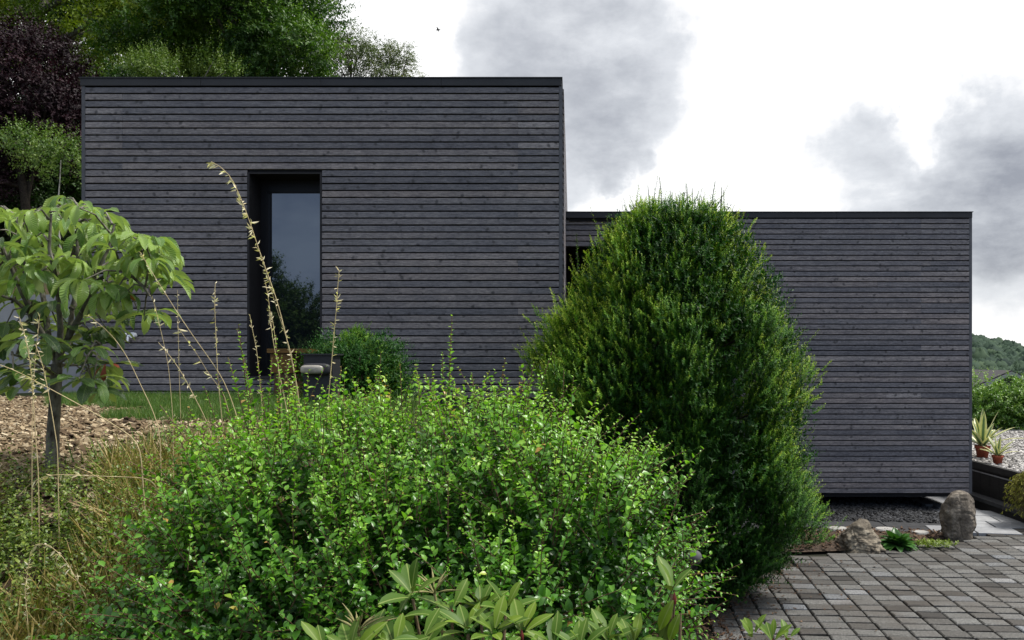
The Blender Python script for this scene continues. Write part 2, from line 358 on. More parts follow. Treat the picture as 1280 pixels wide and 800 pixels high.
def shoots(soup, P, D, L, n, T, size, spread=.9, fwd=.5, lift=.3, bend=0., bendv=(0, 0, 1), tint=None, tipgain=.3, hint_up=.8, stem=None, stem_r=.003, jit=.2, tip_small=.45, flat=False, var=(.7, 1.2), odd=0.):
    """leafy shoots: k stems at P along D with length L, n leaves each"""
    P = np.asarray(P, float); D = nrm(D); k = len(P)
    if k == 0: return
    L = np.broadcast_to(np.asarray(L, float), (k,)); size = np.broadcast_to(np.asarray(size, float), (k,))
    t = (np.arange(n) + .6) / n
    bv = np.asarray(bendv, float)
    pos = P[:, None] + D[:, None] * (L[:, None] * t)[..., None] + bv * (bend * L[:, None] * t ** 2)[..., None]
    tang = nrm(D[:, None] + bv * (2 * bend * t)[None, :, None])
    A, B = perp(D)
    ph = R.uniform(0, 2 * PI, k)[:, None] + np.arange(n)[None] * (PI if flat else 2.39996) + R.normal(0, .3, (k, n))
    rad = np.cos(ph)[..., None] * A[:, None] + np.sin(ph)[..., None] * B[:, None]
    Y = nrm(rad * spread + tang * fwd + np.array([0, 0, lift]) + R.normal(0, jit, (k, n, 3)))
    hint = nrm(tang * .5 + np.array([0, 0, hint_up]) + R.normal(0, jit, (k, n, 3)))
    X = nrm(np.cross(Y, hint)); Z = np.cross(X, Y)
    s = size[:, None] * (1 - (1 - tip_small) * t[None] ** 2.5) * R.uniform(*var, (k, n))
    base = (R.uniform(.15, .6, k) if tint is None else np.broadcast_to(np.asarray(tint, float), (k,)))
    tn = np.clip(base[:, None] + tipgain * t[None] ** 1.5 + R.normal(0, .08, (k, n)), 0, 1)
    if odd: tn = np.where(R.random((k, n)) < odd, R.uniform(.85, 1.1, (k, n)), tn)
    soup.add(T, pos.reshape(-1, 3), X.reshape(-1, 3), Y.reshape(-1, 3), Z.reshape(-1, 3), s.ravel(), tn.ravel())
    if stem is not None:
        m = 3; tt = np.linspace(0, 1, m + 1)
        for i in range(k):
            pts = P[i] + np.outer(L[i] * tt, D[i]) + np.outer(bend * L[i] * tt ** 2, bv)
            stem.tube(pts, np.linspace(stem_r, stem_r * .45, m + 1), 4)

def hnoise(p, s, seed=0.):
    """cheap smooth 3-D pseudo noise in 0..1"""
    p = np.asarray(p) * s + seed
    a = np.sin(p[..., 0] * 1.7 + 1.3 * np.sin(p[..., 1] * 1.1 + 2.1)) + np.sin(p[..., 1] * 1.9 + 1.7 * np.sin(p[..., 2] * .9 + .4)) + np.sin(p[..., 2] * 2.1 + 1.1 * np.sin(p[..., 0] * 1.3 + 4.2))
    return .5 + a / 6

# ------------------------------------------------------------------ terrain
def sst(e0, e1, x):
    t = np.clip((x - e0) / (e1 - e0), 0, 1); return t * t * (3 - 2 * t)
def ground_z(x, y):
    x = np.asarray(x, float); y = np.asarray(y, float)
    P = np.interp(y, [-40, 1.2, 2, 2.5, 3, 3.5, 4, 6, 11], [.4, .9, 1.1, 1.32, 1.56, 1.78, 1.93, 2.01, 2.02])
    xc = np.interp(y, [0, 2.6, 3.2, 4.2, 5.2, 6.5, 9], [1.0, .7, .35, -.1, -.5, -.8, -1.2])
    t = sst(xc - .75, xc + .75, x)
    z = P * (1 - t) - .05 * t
    # hillside behind on the left, terraces by the walls
    hillside = np.interp(y, [11.75, 11.8, 13.6, 13.65, 22, 40, 90, 300], [2.0, 2.95, 3.0, 3.5, 5.6, 9.0, 14, 20])
    w = np.where(y < 21, 1 - sst(-6.35, -5.6, x), 1 - sst(-2., 9., x))
    z = np.where(y > 11.75, z * (1 - w) + hillside * w, z)
    low = np.interp(y, [20.5, 30, 60, 700], [0, -1.5, -3.5, -9])
    z = np.where(y > 20.5, z + (1 - w) * low, z)
    return z
def ground_at(x, y): return float(ground_z(x, y))

xs = np.unique(np.concatenate([np.linspace(-700, -40, 16), np.linspace(-40, -8, 22), np.linspace(-8, 10, 110), np.linspace(10, 40, 16), np.linspace(40, 900, 18)]))
ys = np.unique(np.concatenate([np.linspace(-300, -10, 10), np.linspace(-10, 1, 12), np.linspace(1, 11.74, 80), np.array([11.75, 11.8]), np.linspace(12, 24, 34), np.array([13.6, 13.65]), np.linspace(24, 80, 22), np.linspace(80, 1500, 18)]))
XX, YY = np.meshgrid(xs, ys)
ZZ = ground_z(XX, YY) + .035 * (hnoise(np.stack([XX, YY, 0 * XX], -1), 2.3) - .5) * (ground_z(XX, YY) > .1)
g = Soup(); ny, nx = XX.shape
i = np.arange(ny - 1)[:, None] * nx; j = np.arange(nx - 1)[None]
g.raw(np.stack([XX, YY, ZZ], -1).reshape(-1, 3), np.stack([i + j, i + j + 1, i + nx + j + 1, i + nx + j], -1).reshape(-1, 4))
tag(g.build('ground', M['ground']), kind='structure')

# ------------------------------------------------------------------ house
DL, DR = 10.2, 13.2
LX0, LX1 = at(105, 0, DL)[0], at(702, 0, DL)[0]
LZ0, LZ1 = at(0, 497, DL)[2], at(0, 98, DL)[2]
RX0, RX1 = at(705, 0, DR)[0], at(1213, 0, DR)[0]
RXE = at(917, 0, DR)[0]
RZ0, RZ1 = at(0, 616, DR)[2], at(0, 265, DR)[2]
YB = 20.0

def clad(soup, origin, u, out, length, z0, z1, pitch, holes=(), joints=()):
    """horizontal boards with open joints; u = along wall, out = outward normal"""
    origin = np.array(origin, float); u = np.array(u, float); out = np.array(out, float)
    nrows = int(round((z1 - z0) / pitch)); pitch = (z1 - z0) / nrows; gap = .0138; th = .030
    for r in range(nrows):
        a = z0 + r * pitch; b_ = a + pitch - gap
        segs = [(0., length)]
        for (h0, h1, hz0, hz1) in holes:
            if b_ > hz0 + .004 and a < hz1 - .004:
                ns = []
                for (s0, s1) in segs:
                    if h0 > s0: ns.append((s0, min(h0, s1)))
                    if h1 < s1: ns.append((max(h1, s0), s1))
                segs = ns
        cuts = []
        for jx in joints:
            if R.random() < .5: cuts.append(jx)
        if R.random() < .18: cuts.append(R.uniform(.15, .85) * length)
        out_segs = []
        for (s0, s1) in segs:
            pts = [s0] + sorted(c for c in cuts if s0 + .12 < c < s1 - .12) + [s1]
            for q in range(len(pts) - 1):
                out_segs.append((pts[q] + (.0012 if q else 0), pts[q + 1] - (.0012 if q < len(pts) - 2 else 0)))
        for (s0, s1) in out_segs:
            t = th + R.uniform(-.0015, .0015); dz = R.uniform(-.0012, .0012)
            prof = [(0, a + dz), (t, a + .003 + dz), (t, b_ - .007 + dz), (t - .009, b_ + dz), (0, b_ + dz)]
            v = []
            for s in (s0, s1):
                for (o_, z) in prof:
                    p = origin + u * s + out * o_; v.append((p[0], p[1], z))
            f = [(k, k + 1, 5 + k + 1, 5 + k) for k in range(4)] + [(4, 3, 2, 1), (0, 4, 1, 1)][0:1] + [(5 + 1, 5 + 2, 5 + 3, 5 + 4)]
            soup.raw(v, f)

house = thing('house', 'charcoal timber clad house of two stepped flat-roofed blocks with a tall narrow window', 'house', (LX1, DL, 0))
# window opening
WX0, WX1 = at(310, 0, DL)[0], at(403.5, 0, DL)[0]
WZ1, WZ0 = at(0, 216, DL)[2], at(0, 472, DL)[2]
s = Soup(); clad(s, (LX0 + .035, DL, 0), (1, 0, 0), (0, -1, 0), LX1 - LX0 - .07, LZ0, LZ1 - .107, .0877,
                 holes=[(WX0 - LX0 - .035, WX1 - LX0 - .035, WZ0, WZ1)], joints=[.47, 5.5])
s.build('wall', M['clad'], house, smooth=False)
s = Soup(); clad(s, (LX1, DL + .035, 0), (0, 1, 0), (1, 0, 0), YB - DL - .07, LZ0, LZ1 - .107, .0877, joints=[2.4, 5.0]); s.build('wall', M['clad'], house, smooth=False)
s = Soup(); clad(s, (LX0, YB - .035, 0), (0, -1, 0), (-1, 0, 0), YB - DL - .07, LZ0, LZ1 - .107, .0877, joints=[2.4, 5.0]); s.build('wall', M['clad'], house, smooth=False)
# right block (front, flank, lintel over the porch)
s = Soup(); clad(s, (RXE + .03, DR, 0), (1, 0, 0), (0, -1, 0), RX1 - RXE - .065, RZ0, RZ1 - .102, .0871, joints=[3.05])
s.build('wall', M['clad'], house, smooth=False)
s = Soup(); clad(s, (RX1, DR + .035, 0), (0, 1, 0), (1, 0, 0), YB - DR - .07, RZ0, RZ1 - .102, .0871, joints=[2.2]); s.build('wall', M['clad'], house, smooth=False)
PZ = at(0, 307, DR)[2]
s = Soup(); clad(s, (RX0 - .3, DR + .09, 0), (1, 0, 0), (0, -1, 0), RXE - RX0 + .3, PZ, RZ1 - .104, .097); s.build('lintel', M['clad'], house, smooth=False)
# dark backing bodies
s = Soup()
s.box((LX0 + .006, DL + .006, LZ0 - .01), (WX0 - .01, DL + .1, LZ1 - .13)); s.box((WX1 + .01, DL + .006, LZ0 - .01), (LX1 - .006, DL + .1, LZ1 - .13))
s.box((LX0 + .052, DL + .021, LZ1 - .129), (LX1 - .052, DL + .1, LZ1 - .03)); s.box((LX1 + .085, DR + .021, RZ1 - .149), (RX1 - .06, DR + .098, RZ1 - .03))
s.box((WX0 - .01, DL + .006, WZ1 + .01), (WX1 + .01, DL + .1, LZ1 - .13)); s.box((WX0 - .01, DL + .006, LZ0 - .01), (WX1 + .01, DL + .12, WZ0 - .01))
s.box((LX0 + .006, DL + .123, LZ0 - .01), (LX0 + .12, YB - .006, LZ1 - .12)); s.box((LX1 - .12, DL + .123, LZ0 - .01), (LX1 - .006, YB - .006, LZ1 - .12))
s.box((LX0 + .006, YB - .003, LZ0 - .01), (LX1 - .006, YB + .1, LZ1 - .12))
s.box((RXE + .006, DR + .006, RZ0 - .004), (RX1 - .006, DR + .1, RZ1 - .15)); s.box((RX1 - .12, DR + .123, RZ0 - .004), (RX1 - .006, YB - .006, RZ1 - .11))
s.box((RXE + .006, DR + .123, RZ0), (RXE + .12, YB - .2, RZ1 - .11))
s.box((RX0 - .3, DR + .1, PZ - .002), (RXE, DR + .2, RZ1 - .15))
s.box((LX1 + .03, DR + 2.6, RZ0), (RXE, DR + 2.7, RZ1 - .15)); s.box((RXE + .13, YB - .003, RZ0), (RX1 - .006, YB + .1, RZ1 - .11))
s.build('inner_wall', M['black'], house, smooth=False)
# plinth under the left block and back wall under the floating block
s = Soup(); s.box((LX0 + .05, DL + .03, -.2), (LX1 - .03, YB - .05, LZ0 - .012)); s.box((LX1 + .05, DR + 1.5, -.2), (5.75, DR + 1.7, RZ0 - .08)); s.build('plinth', M['plinth'], house, smooth=False)
s = Soup(); s.box((LX1 + .03, DR + .03, RZ0 - .07), (RX1 - .02, YB - .05, RZ0 - .006)); s.build('underside', M['black'], house, smooth=False)
# corner trims
s = Soup(); s.box((LX0 - .012, DL - .032, LZ0), (LX0 + .032, DL + .03, LZ1 - .11)); s.build('corner_trim', M['trim'], house, smooth=False)
s = Soup(); s.box((LX1 - .032, DL - .032, LZ0), (LX1 + .012, DL + .03, LZ1 - .11)); s.build('corner_trim', M['trim'], house, smooth=False)
s = Soup(); s.box((RX1 - .034, DR - .032, RZ0 - .005), (RX1 + .012, DR + .03, RZ1 - .1)); s.build('corner_trim', M['trim'], house, smooth=False)
s = Soup(); s.box((RXE - .028, DR - .032, RZ0 - .005), (RXE + .026, DR + .03, RZ1 - .1)); s.build('corner_trim', M['trim'], house, smooth=False)
# fascias: thin cap, flat band, drip
def fascia(x0, x1, y0, y1, zt, h, segs):
    s = Soup()
    xs_ = np.linspace(x0, x1, segs + 1)
    for q in range(segs):
        s.box((xs_[q] + (.002 if q else 0), y0 - .045, zt - h), (xs_[q + 1] - (.002 if q < segs - 1 else 0), y0 + .02, zt - .012))
    s.box((x0 - .012, y0 - .058, zt - .0115), (x1 + .012, y0 + .22, zt))
    s.box((x0 - .004, y0 + .021, zt - h), (x0 + .05, y1, zt - .012)); s.box((x1 - .05, y0 + .021, zt - h), (x1 + .004, y1, zt - .012))
    s.box((x0 - .012, y0 + .221, zt - .0115), (x0 + .2, y1, zt)); s.box((x1 - .2, y0 + .221, zt - .0115), (x1 + .012, y1, zt))
    return s
fascia(LX0 - .02, LX1, DL, YB, LZ1, .105, 4).build('fascia', M['fascia'], house, smooth=False)
fascia(LX1 + .03, RX1 + .01, DR, YB, RZ1, .10, 3).build('fascia', M['fascia'], house, smooth=False)
s = Soup(); s.box((LX0 + .06, DL + .1, LZ1 - .17), (LX1 - .06, YB - .01, LZ1 - .122)); s.build('roof', M['roofing'], house, smooth=False)
s = Soup(); s.box((LX1 + .1, DR + .21, RZ1 - .2), (RX1 - .06, YB - .01, RZ1 - .152)); s.build('roof', M['roofing'], house, smooth=False)
# steel column under the floating corner
s = Soup(); cx = at(1193, 0, 13.5)[0]; s.box((cx - .05, 13.45, -.05), (cx + .05, 13.55, RZ0 - .071)); s.build('column', M['post'], house, smooth=False)
# window
win = Soup(); YG = DL + .36; fw = .10
win.box((WX0 + .03, YG - .03, WZ0 + .02), (WX0 + .03 + fw, YG + .04, WZ1 - .02)); win.box((WX1 - .03 - fw, YG - .03, WZ0 + .02), (WX1 - .03, YG + .04, WZ1 - .02))
win.box((WX0 + .03 + fw, YG - .03, WZ1 - .02 - .165), (WX1 - .03 - fw, YG + .04, WZ1 - .02)); win.box((WX0 + .03 + fw, YG - .03, WZ0 + .02), (WX1 - .03 - fw, YG + .04, WZ0 + .14))
win.box((WX0 + .03 + fw - .03, YG - .045, WZ0 + .1), (WX0 + .03 + fw - .002, YG - .031, WZ1 - .13))
wo = win.build('window', M['frame'], house, smooth=False)
s = Soup(); gx0, gx1, gz0, gz1 = WX0 + .03 + fw, WX1 - .03 - fw, WZ0 + .14, WZ1 - .185
s.box((gx0 - .01, YG - .004, gz0 - .01), (gx1 + .01, YG + .02, gz1 + .01)); s.build('pane', M['glass'], wo, smooth=False)
s = Soup()   # reveal lining
s.box((WX0 + .001, DL - .03, WZ0), (WX0 + .028, YG + .04, WZ1)); s.box((WX1 - .028, DL - .03, WZ0), (WX1 - .001, YG + .04, WZ1))
s.box((WX0 + .029, DL - .028, WZ1 - .019), (WX1 - .029, YG + .04, WZ1 - .001))
s.build('reveal', M['reveal'], wo, smooth=False)
s = Soup(); s.box((WX0 + .03, DL - .07, WZ0 - .012), (WX1 - .03, YG + .04, WZ0 + .018)); s.build('sill', M['fascia'], wo, smooth=False)

# small silvery fitting on the boards behind the chestnut
p = at(165, 420, DL - .03)
s = thing('wall_fitting', 'small shiny silver-white fitting on the dark boards below the drooping chestnut leaves', 'wall fitting', p)
q = Soup(); q.tube([p + (0.03, .01, .01), p + (.03, -.06, .01)], .035, 12); q.tube([p + (.03, -.0601, .01), p + (.03, -.061, .01)], [.035, .001], 12); q.build('body', M['chrome'], s)
q = Soup(); q.tube([p + (-.03, -.04, -.0), p + (-.02, -.06, -.03), p + (-.025, -.06, -.07)], .013, 8); q.tube([p + (.03, -.05, .0), p + (-.03, -.05, .0)], .011, 8); q.build('spout', M['chrome'], s)
q = Soup(); q.rev([(0, -.02), (.015, -.014), (.021, 0), (.015, .014), (0, .02)], p + (-.06, -.05, .02), 10); q.build('knob', M['chrome'], s)

# retaining walls left of the house
w = thing('retaining_wall', 'low pale grey concrete wall with white coping left of the house', 'wall', (LX0 - .3, 11.6, 2))
s = Soup(); s.box((-16, 11.55, 1.6), (LX0 - .02, 11.8, 2.98)); s.build('wall', M['concrete'], w, smooth=False)
s = Soup(); s.box((-16, 11.5, 2.981), (LX0 - .02, 11.85, 3.03)); s.build('coping', M['cap'], w, smooth=False)
s = Soup(); s.box((-16, 13.45, 2.8), (LX0 - .02, 13.68, 3.6)); tag(s.build('terrace_wall', M['concrete'], None, (-9, 13.5, 3), False), 'upper pale concrete terrace wall above the grass strip behind the chestnut', 'wall')

# ------------------------------------------------------------------ paving
def inside(poly, x, y):
    poly = np.asarray(poly); x = np.asarray(x); y = np.asarray(y); c = np.zeros(x.shape, bool); n = len(poly); jx = n - 1
    for i_ in range(n):
        xi, yi = poly[i_]; xj, yj = poly[jx]
        c ^= ((yi > y) != (yj > y)) & (x < (xj - xi) * (y - yi) / (yj - yi + 1e-12) + xi); jx = i_
    return c
def wpx(px, py, z=0.):
    d = (CZ - z) / (py - HY) * F; return ((px - VX) / F * d, d)
EDGE = [wpx(900, 752), wpx(960, 718), wpx(1005, 694), wpx(1060, 690), wpx(1108, 688), wpx(1150, 681), wpx(1185, 676), wpx(1216, 672), wpx(1250, 659), wpx(1285, 646), wpx(1330, 640)]
DRIVE = [(1.15, 4.5), (1.2, 7.0)] + EDGE + [(14, 12.9), (14, 4.5)]
def slabs(soup, poly, w, h, ang, gap, z, thick, zj, org, stagger=0., bev=.01, tilt=.0, gapv=None):
    ca, sa = math.cos(ang), math.sin(ang)
    pa = np.asarray(poly); u = (pa[:, 0] - org[0]) * ca + (pa[:, 1] - org[1]) * sa; v = -(pa[:, 0] - org[0]) * sa + (pa[:, 1] - org[1]) * ca
    I0, I1 = int(u.min() // w) - 1, int(u.max() // w) + 1; J0, J1 = int(v.min() // h) - 1, int(v.max() // h) + 1
    II, JJ = np.meshgrid(np.arange(I0, I1 + 1), np.arange(J0, J1 + 1)); II = II.ravel(); JJ = JJ.ravel()
    uc = (II + .5 + stagger * (JJ % 2)) * w; vc = (JJ + .5) * h
    xc = org[0] + uc * ca - vc * sa; yc = org[1] + uc * sa + vc * ca
    ok = inside(poly, xc, yc); uc, vc = uc[ok], vc[ok]; k = len(uc)
    hw = (w - gap) / 2 * R.uniform(.97, 1.01, k); hh = (h - (gapv or gap)) / 2 * R.uniform(.96, 1.01, k)
    zz = z + R.uniform(-zj, zj, k)
    rot = R.normal(0, .012, k)
    corners = np.array([(-1, -1), (1, -1), (1, 1), (-1, 1)], float)
    vv = []
    for (ins, dz) in ((0, -thick), (0, -bev * .8), (bev, 0)):
        du = corners[None, :, 0] * (hw[:, None] - ins) ; dv = corners[None, :, 1] * (hh[:, None] - ins)
        du, dv = du - dv * rot[:, None], dv + du * rot[:, None]
        U = uc[:, None] + du; V = vc[:, None] + dv
        zt = zz[:, None] + dz + (R.normal(0, tilt, (k, 1)) * du + R.normal(0, tilt, (k, 1)) * dv if dz > -thick else 0)
        vv.append(np.stack([org[0] + U * ca - V * sa, org[1] + U * sa + V * ca, np.broadcast_to(zt, U.shape)], -1))
    V = np.concatenate(vv, 1)
    f = [(8, 9, 10, 11)]
    for a in range(4):
        b_ = (a + 1) % 4
        f += [(a, b_, 4 + b_, 4 + a), (4 + a, 4 + b_, 8 + b_, 8 + a)]
    F_ = np.array(f)[None] + (np.arange(k) * 12)[:, None, None]
    soup.raw(V.reshape(-1, 3), F_.reshape(-1, 4))
s = Soup(); slabs(s, DRIVE, .258, .186, math.radians(-3.4), .015, .0, .05, .004, (2.0, 6.0), tilt=.014, gapv=.036)
dr = s.build('driveway', M['sett'], smooth=False); tag(dr, kind='structure')
s = Soup(); s.raw([(x, y, -.022) for x, y in DRIVE][:1] * 0 + [(1.0, 4.3, -.042), (14.2, 4.3, -.042), (14.2, 13.2, -.042), (1.0, 13.2, -.042)], [(0, 1, 2, 3)]); tag(s.build('driveway_bedding', M['joint']), kind='structure')
# flags: from the edge to the retaining wall
WALLX = 7.1
FL = [wpx(1186, 680), wpx(1216, 678), wpx(1250, 666), (6.95, 11.9), (6.95, 12.45), (6.84, 20.5), (6.05, 20.5), (6.0, 13.0), (5.75, 12.2)]
s = Soup(); slabs(s, FL, .62, .46, math.radians(-9), .014, .014, .05, .002, (5.7, 12.0), stagger=.35, bev=.006)
s.raw([(5.7, 11.7, -.03), (6.95, 11.7, -.03), (6.95, 20.5, -.03), (5.7, 20.5, -.03)], [(0, 1, 2, 3)])
tag(s.build('flagstone_path', M['flag'], smooth=False), kind='structure')
STR = [wpx(1030, 667), wpx(1110, 666), wpx(1190, 668), (5.75, 12.15), (5.2, 12.35), (3.4, 12.5), (2.2, 12.5), (2.2, 11.4)]
s = Soup(); slabs(s, STR, .9, .42, math.radians(-2), .008, .002, .05, .002, (2, 11.3), bev=.004); tag(s.build('slab_path', M['tarmac'], smooth=False), kind='structure')

# small stones: irregular 6-sided pebbles
_a = np.linspace(0, 2 * PI, 6, endpoint=False)
_rings = [(.72, -.3), (1., .05), (.62, .55)]
_pv = np.concatenate([np.stack([r * np.cos(_a + k * .3), r * np.sin(_a + k * .3), np.full(6, z)], -1) for k, (r, z) in enumerate(_rings)])
_pf = [(k * 6 + q, k * 6 + (q + 1) % 6, k * 6 + 6 + (q + 1) % 6, k * 6 + 6 + q) for k in range(2) for q in range(6)] + [(12, 13, 14, 15), (12, 15, 16, 17)]
T_peb = (_pv, np.array(_pf), np.zeros((18, 2)))
def scatter_stones(poly, n, size, zf, zrand=.01):
    pa = np.asarray(poly); s = Soup()
    x = R.uniform(pa[:, 0].min(), pa[:, 0].max(), n); y = R.uniform(pa[:, 1].min(), pa[:, 1].max(), n); ok = inside(poly, x, y); x, y = x[ok], y[ok]; k = len(x)
    Z = nrm(np.stack([R.normal(0, .35, k), R.normal(0, .35, k), np.ones(k)], -1)); X, Y = perp(Z)
    a = R.uniform(0, 2 * PI, k)[:, None]; X, Y = X * np.cos(a) + Y * np.sin(a), Y * np.cos(a) - X * np.sin(a)
    X = X * R.uniform(.7, 1.4, (k, 1)); Z = Z * R.uniform(.5, .9, (k, 1))
    s.add(T_peb, np.stack([x, y, zf(x, y) + R.uniform(0, zrand, k)], -1), X, Y, Z, size * R.uniform(.6, 1.4, k), 0.5)
    return s
def peb_z(x, y): return np.clip((y - 12.3) * .05, 0, .05) * sst(6.05, 5.3, x)
PEB = [(1.5, 12.3), (3.4, 12.45), (5.2, 12.3), (5.78, 12.2), (6.02, 13.0), (6.08, 15.5), (1.5, 15.5)]
s = Soup()
gx, gy = np.meshgrid(np.linspace(1.5, 6.05, 24), np.linspace(12.32, 15.6, 18)); i = np.arange(17)[:, None] * 24; j = np.arange(23)[None]
s.raw(np.stack([gx, gy, peb_z(gx, gy) - .012], -1).reshape(-1, 3), np.stack([i + j, i + j + 1, i + 25 + j, i + 24 + j], -1).reshape(-1, 4)); tag(s.build('pebble_bed', M['black']), kind='structure')
tag(scatter_stones(PEB, 16000, .020, peb_z, .02).build('slate_pebbles', M['slate'], smooth=False), 'dark slate pebbles spread under the floating corner of the house', 'pebbles', kind='stuff')
# gravel terrace and its retaining edge
GZ = .70
s = Soup(); s.raw([(WALLX, 10.6, GZ - .02), (22, 10.6, GZ - .02), (22, 21.5, GZ - .02), (WALLX, 21.5, GZ - .02)], [(0, 1, 2, 3)]); tag(s.build('gravel_bed', M['gravel']), kind='structure')
tag(scatter_stones([(WALLX + .04, 11), (11.2, 11), (14.5, 20.6), (WALLX + .04, 20.6)], 26000, .030, lambda x, y: GZ - .015 + 0 * x, .02).build('gravel_stones', M['gravel'], smooth=False), 'pale loose gravel covering the raised bed by the hedge', 'gravel', kind='stuff')
rw = thing('sleeper_wall', 'black timber retaining edge holding the raised pale gravel bed', 'wall', (WALLX, 12.5, 0))
s = Soup(); s.box((WALLX - .06, 10.6, .62), (WALLX + .03, 22, .722)); s.build('top_beam', M['sleeper'], rw, smooth=False)
s = Soup()
yy = 10.6
while yy < 22: s.box((WALLX, yy + .004, -.05), (WALLX + .03, yy + .296, .615)); yy += .3
s.build('boards', M['sleeper'], rw, smooth=False)
s = Soup(); s.box((WALLX - .025, 10.6, .545), (WALLX - .004, 22, .565)); s.build('metal_strip', M['metal'], rw, smooth=False)
s = Soup(); s.box((WALLX - .24, 10.6, .12), (WALLX - .03, 22, .18)); s.build('ledge', M['tarmac'], rw, smooth=False)
s = Soup(); s.box((WALLX - .20, 10.6, -.05), (WALLX - .10, 22, .118)); s.build('lower_beam', M['sleeper'], rw, smooth=False)

# mulch bed by the boulders
MB = [wpx(1003, 690), wpx(1060, 688), wpx(1108, 686), wpx(1150, 679), wpx(1190, 671), wpx(1180, 667), wpx(1110, 664), wpx(1040, 662), wpx(1000, 668), wpx(980, 690)]
s = Soup(); c = np.mean(MB, 0); n = len(MB)
v = [(x, y, .0) for x, y in MB] + [(c[0] + (x - c[0]) * .6, c[1] + (y - c[1]) * .6, .05) for x, y in MB] + [(c[0], c[1], .06)]
s.raw(v, [(k, (k + 1) % n, n + (k + 1) % n, n + k) for k in range(n)] + [(n + k, n + (k + 1) % n, n + (k + 2) % n, 2 * n) for k in range(0, n, 2)])
tag(s.build('mulch_bed', M['soil']), kind='structure')
T_chip = (np.array([(-.5, -.5, 0), (.5, -.4, 0), (.45, .5, 0), (-.4, .45, 0), (-.5, -.5, .12), (.5, -.4, .12), (.45, .5, .12), (-.4, .45, .12)], float) * np.array([.42, 1, 1]), np.array([(4, 5, 6, 7), (0, 1, 5, 4), (1, 2, 6, 5), (2, 3, 7, 6), (3, 0, 4, 7)]), np.zeros((8, 2)))
def chips(x, y, z, size, tilt=.45, lo=0., hi=1.):
    k = len(x); s = Soup()
    Z = nrm(np.stack([R.normal(0, tilt, k), R.normal(0, tilt, k), np.ones(k)], -1)); X, Y = perp(Z); a = R.uniform(0, 2 * PI, k)[:, None]
    X, Y = X * np.cos(a) + Y * np.sin(a), Y * np.cos(a) - X * np.sin(a)
    s.add(T_chip, np.stack([x, y, z], -1), X, Y, Z, size * R.uniform(.5, 1.5, k), np.clip(R.normal(.5, .24, k), lo, hi)); return s
n = 2600; x = R.uniform(2.6, 5.4, n); y = R.uniform(10., 11.8, n); ok = inside(MB, x, y); x, y = x[ok], y[ok]
tag(chips(x, y, .035 + R.uniform(0, .03, len(x)), .045).build('bark_chippings', M['bark_mulch'], smooth=False), 'brown bark chippings around the boulders and hosta', 'mulch', kind='stuff')
# pale flat stones behind the boulders, standing in for lit bits of flagstone
for (px, py, w_, lab) in ((1046, 661, .34, 'pale flat stone standing in for lit flagstone left of the tan boulder by the yew'), (1108, 662, .36, 'pale flat stone standing in for lit flagstone behind the hosta'), (1150, 666, .26, 'pale flat stone standing in for lit flagstone behind the lime ground cover')):
    x, y = wpx(px, py, .05); s = Soup(); k = 9; a = np.arange(k) / k * 2 * PI; rr = R.uniform(.8, 1.1, k)
    pr = [(.0, 0)]
    v = np.concatenate([np.stack([x + w_ / 2 * rr * np.cos(a) * q, y + .12 * rr * np.sin(a) * q, np.full(k, z)], -1) for q, z in ((1, 0), (1, .05), (.9, .07), (.02, .072))])
    s.raw(v, [(r_ * k + q, r_ * k + (q + 1) % k, r_ * k + k + (q + 1) % k, r_ * k + k + q) for r_ in range(3) for q in range(k)])
    tag(s.build('lit_flag_bit', M['white_stone'], None, (x, y, 0), False), lab, 'edging stone', 'pale stones standing in for lit flagstone')

# boulders
def boulder(label, px, py, d, prof, mat, seed, yf=.8, rough=.1):
    """prof: outline [(halfwidth_left, halfwidth_right, z)] in metres"""
    x0, y0 = (px - VX) / F * d, d; nseg = 90; s = Soup(); rings = []
    prof = np.array(prof); zz = np.linspace(prof[0, 2], prof[-1, 2], 64)
    L_ = np.interp(zz, prof[:, 2], prof[:, 0]); R_ = np.interp(zz, prof[:, 2], prof[:, 1])
    a = np.arange(nseg) / nseg * 2 * PI
    for l, r_, z in zip(L_, R_, zz):
        cx_ = (r_ - l) / 2; hw = (l + r_) / 2
        p = np.stack([cx_ + hw * np.sign(np.cos(a)) * np.abs(np.cos(a)) ** .85, yf * hw * np.sin(a), np.full(nseg, z)], -1)
        q = p * 4.2 + seed
        dsp = 1 + rough * 2 * (hnoise(q, 1.4) - .5) + rough * (hnoise(q, 3.7, 5.) - .5) - rough * 1.6 * np.abs(hnoise(q, 2.4, 9.) - .5) + rough * .3 + rough * .9 * np.abs(hnoise(q, 6., 2.) - .5) + rough * .6 * (hnoise(q, 13., 4.) - .5) + rough * .25 * (hnoise(q, 29., 1.) - .5)
        p[:, :2] *= dsp[:, None]; p[:, 2] += rough * .2 * (hnoise(q, 2.2, 3.) - .5); rings.append(p)
    v = np.concatenate(rings) + np.array([x0, y0, 0]); m = len(zz)
    i = np.arange(m - 1)[:, None] * nseg; j = np.arange(nseg)[None]; j2 = (j + 1) % nseg
    s.raw(v, np.stack([i + j, i + j2, i + nseg + j2, i + nseg + j], -1).reshape(-1, 4))
    tag(s.build('boulder', mat, None, (x0, y0, 0), True), label, 'boulder', 'boulders edging the driveway')
boulder('squat tan boulder with a jagged pointed top in the bark mulch', 1074, 0, 10.6, [(.27, .27, -.06), (.29, .29, .04), (.25, .26, .12), (.18, .22, .2), (.12, .15, .27), (.07, .13, .33), (.02, .10, .375), (.0, .03, .40), (-.02, .025, .405)], M['rock_a'], 3.1, .8, .22)
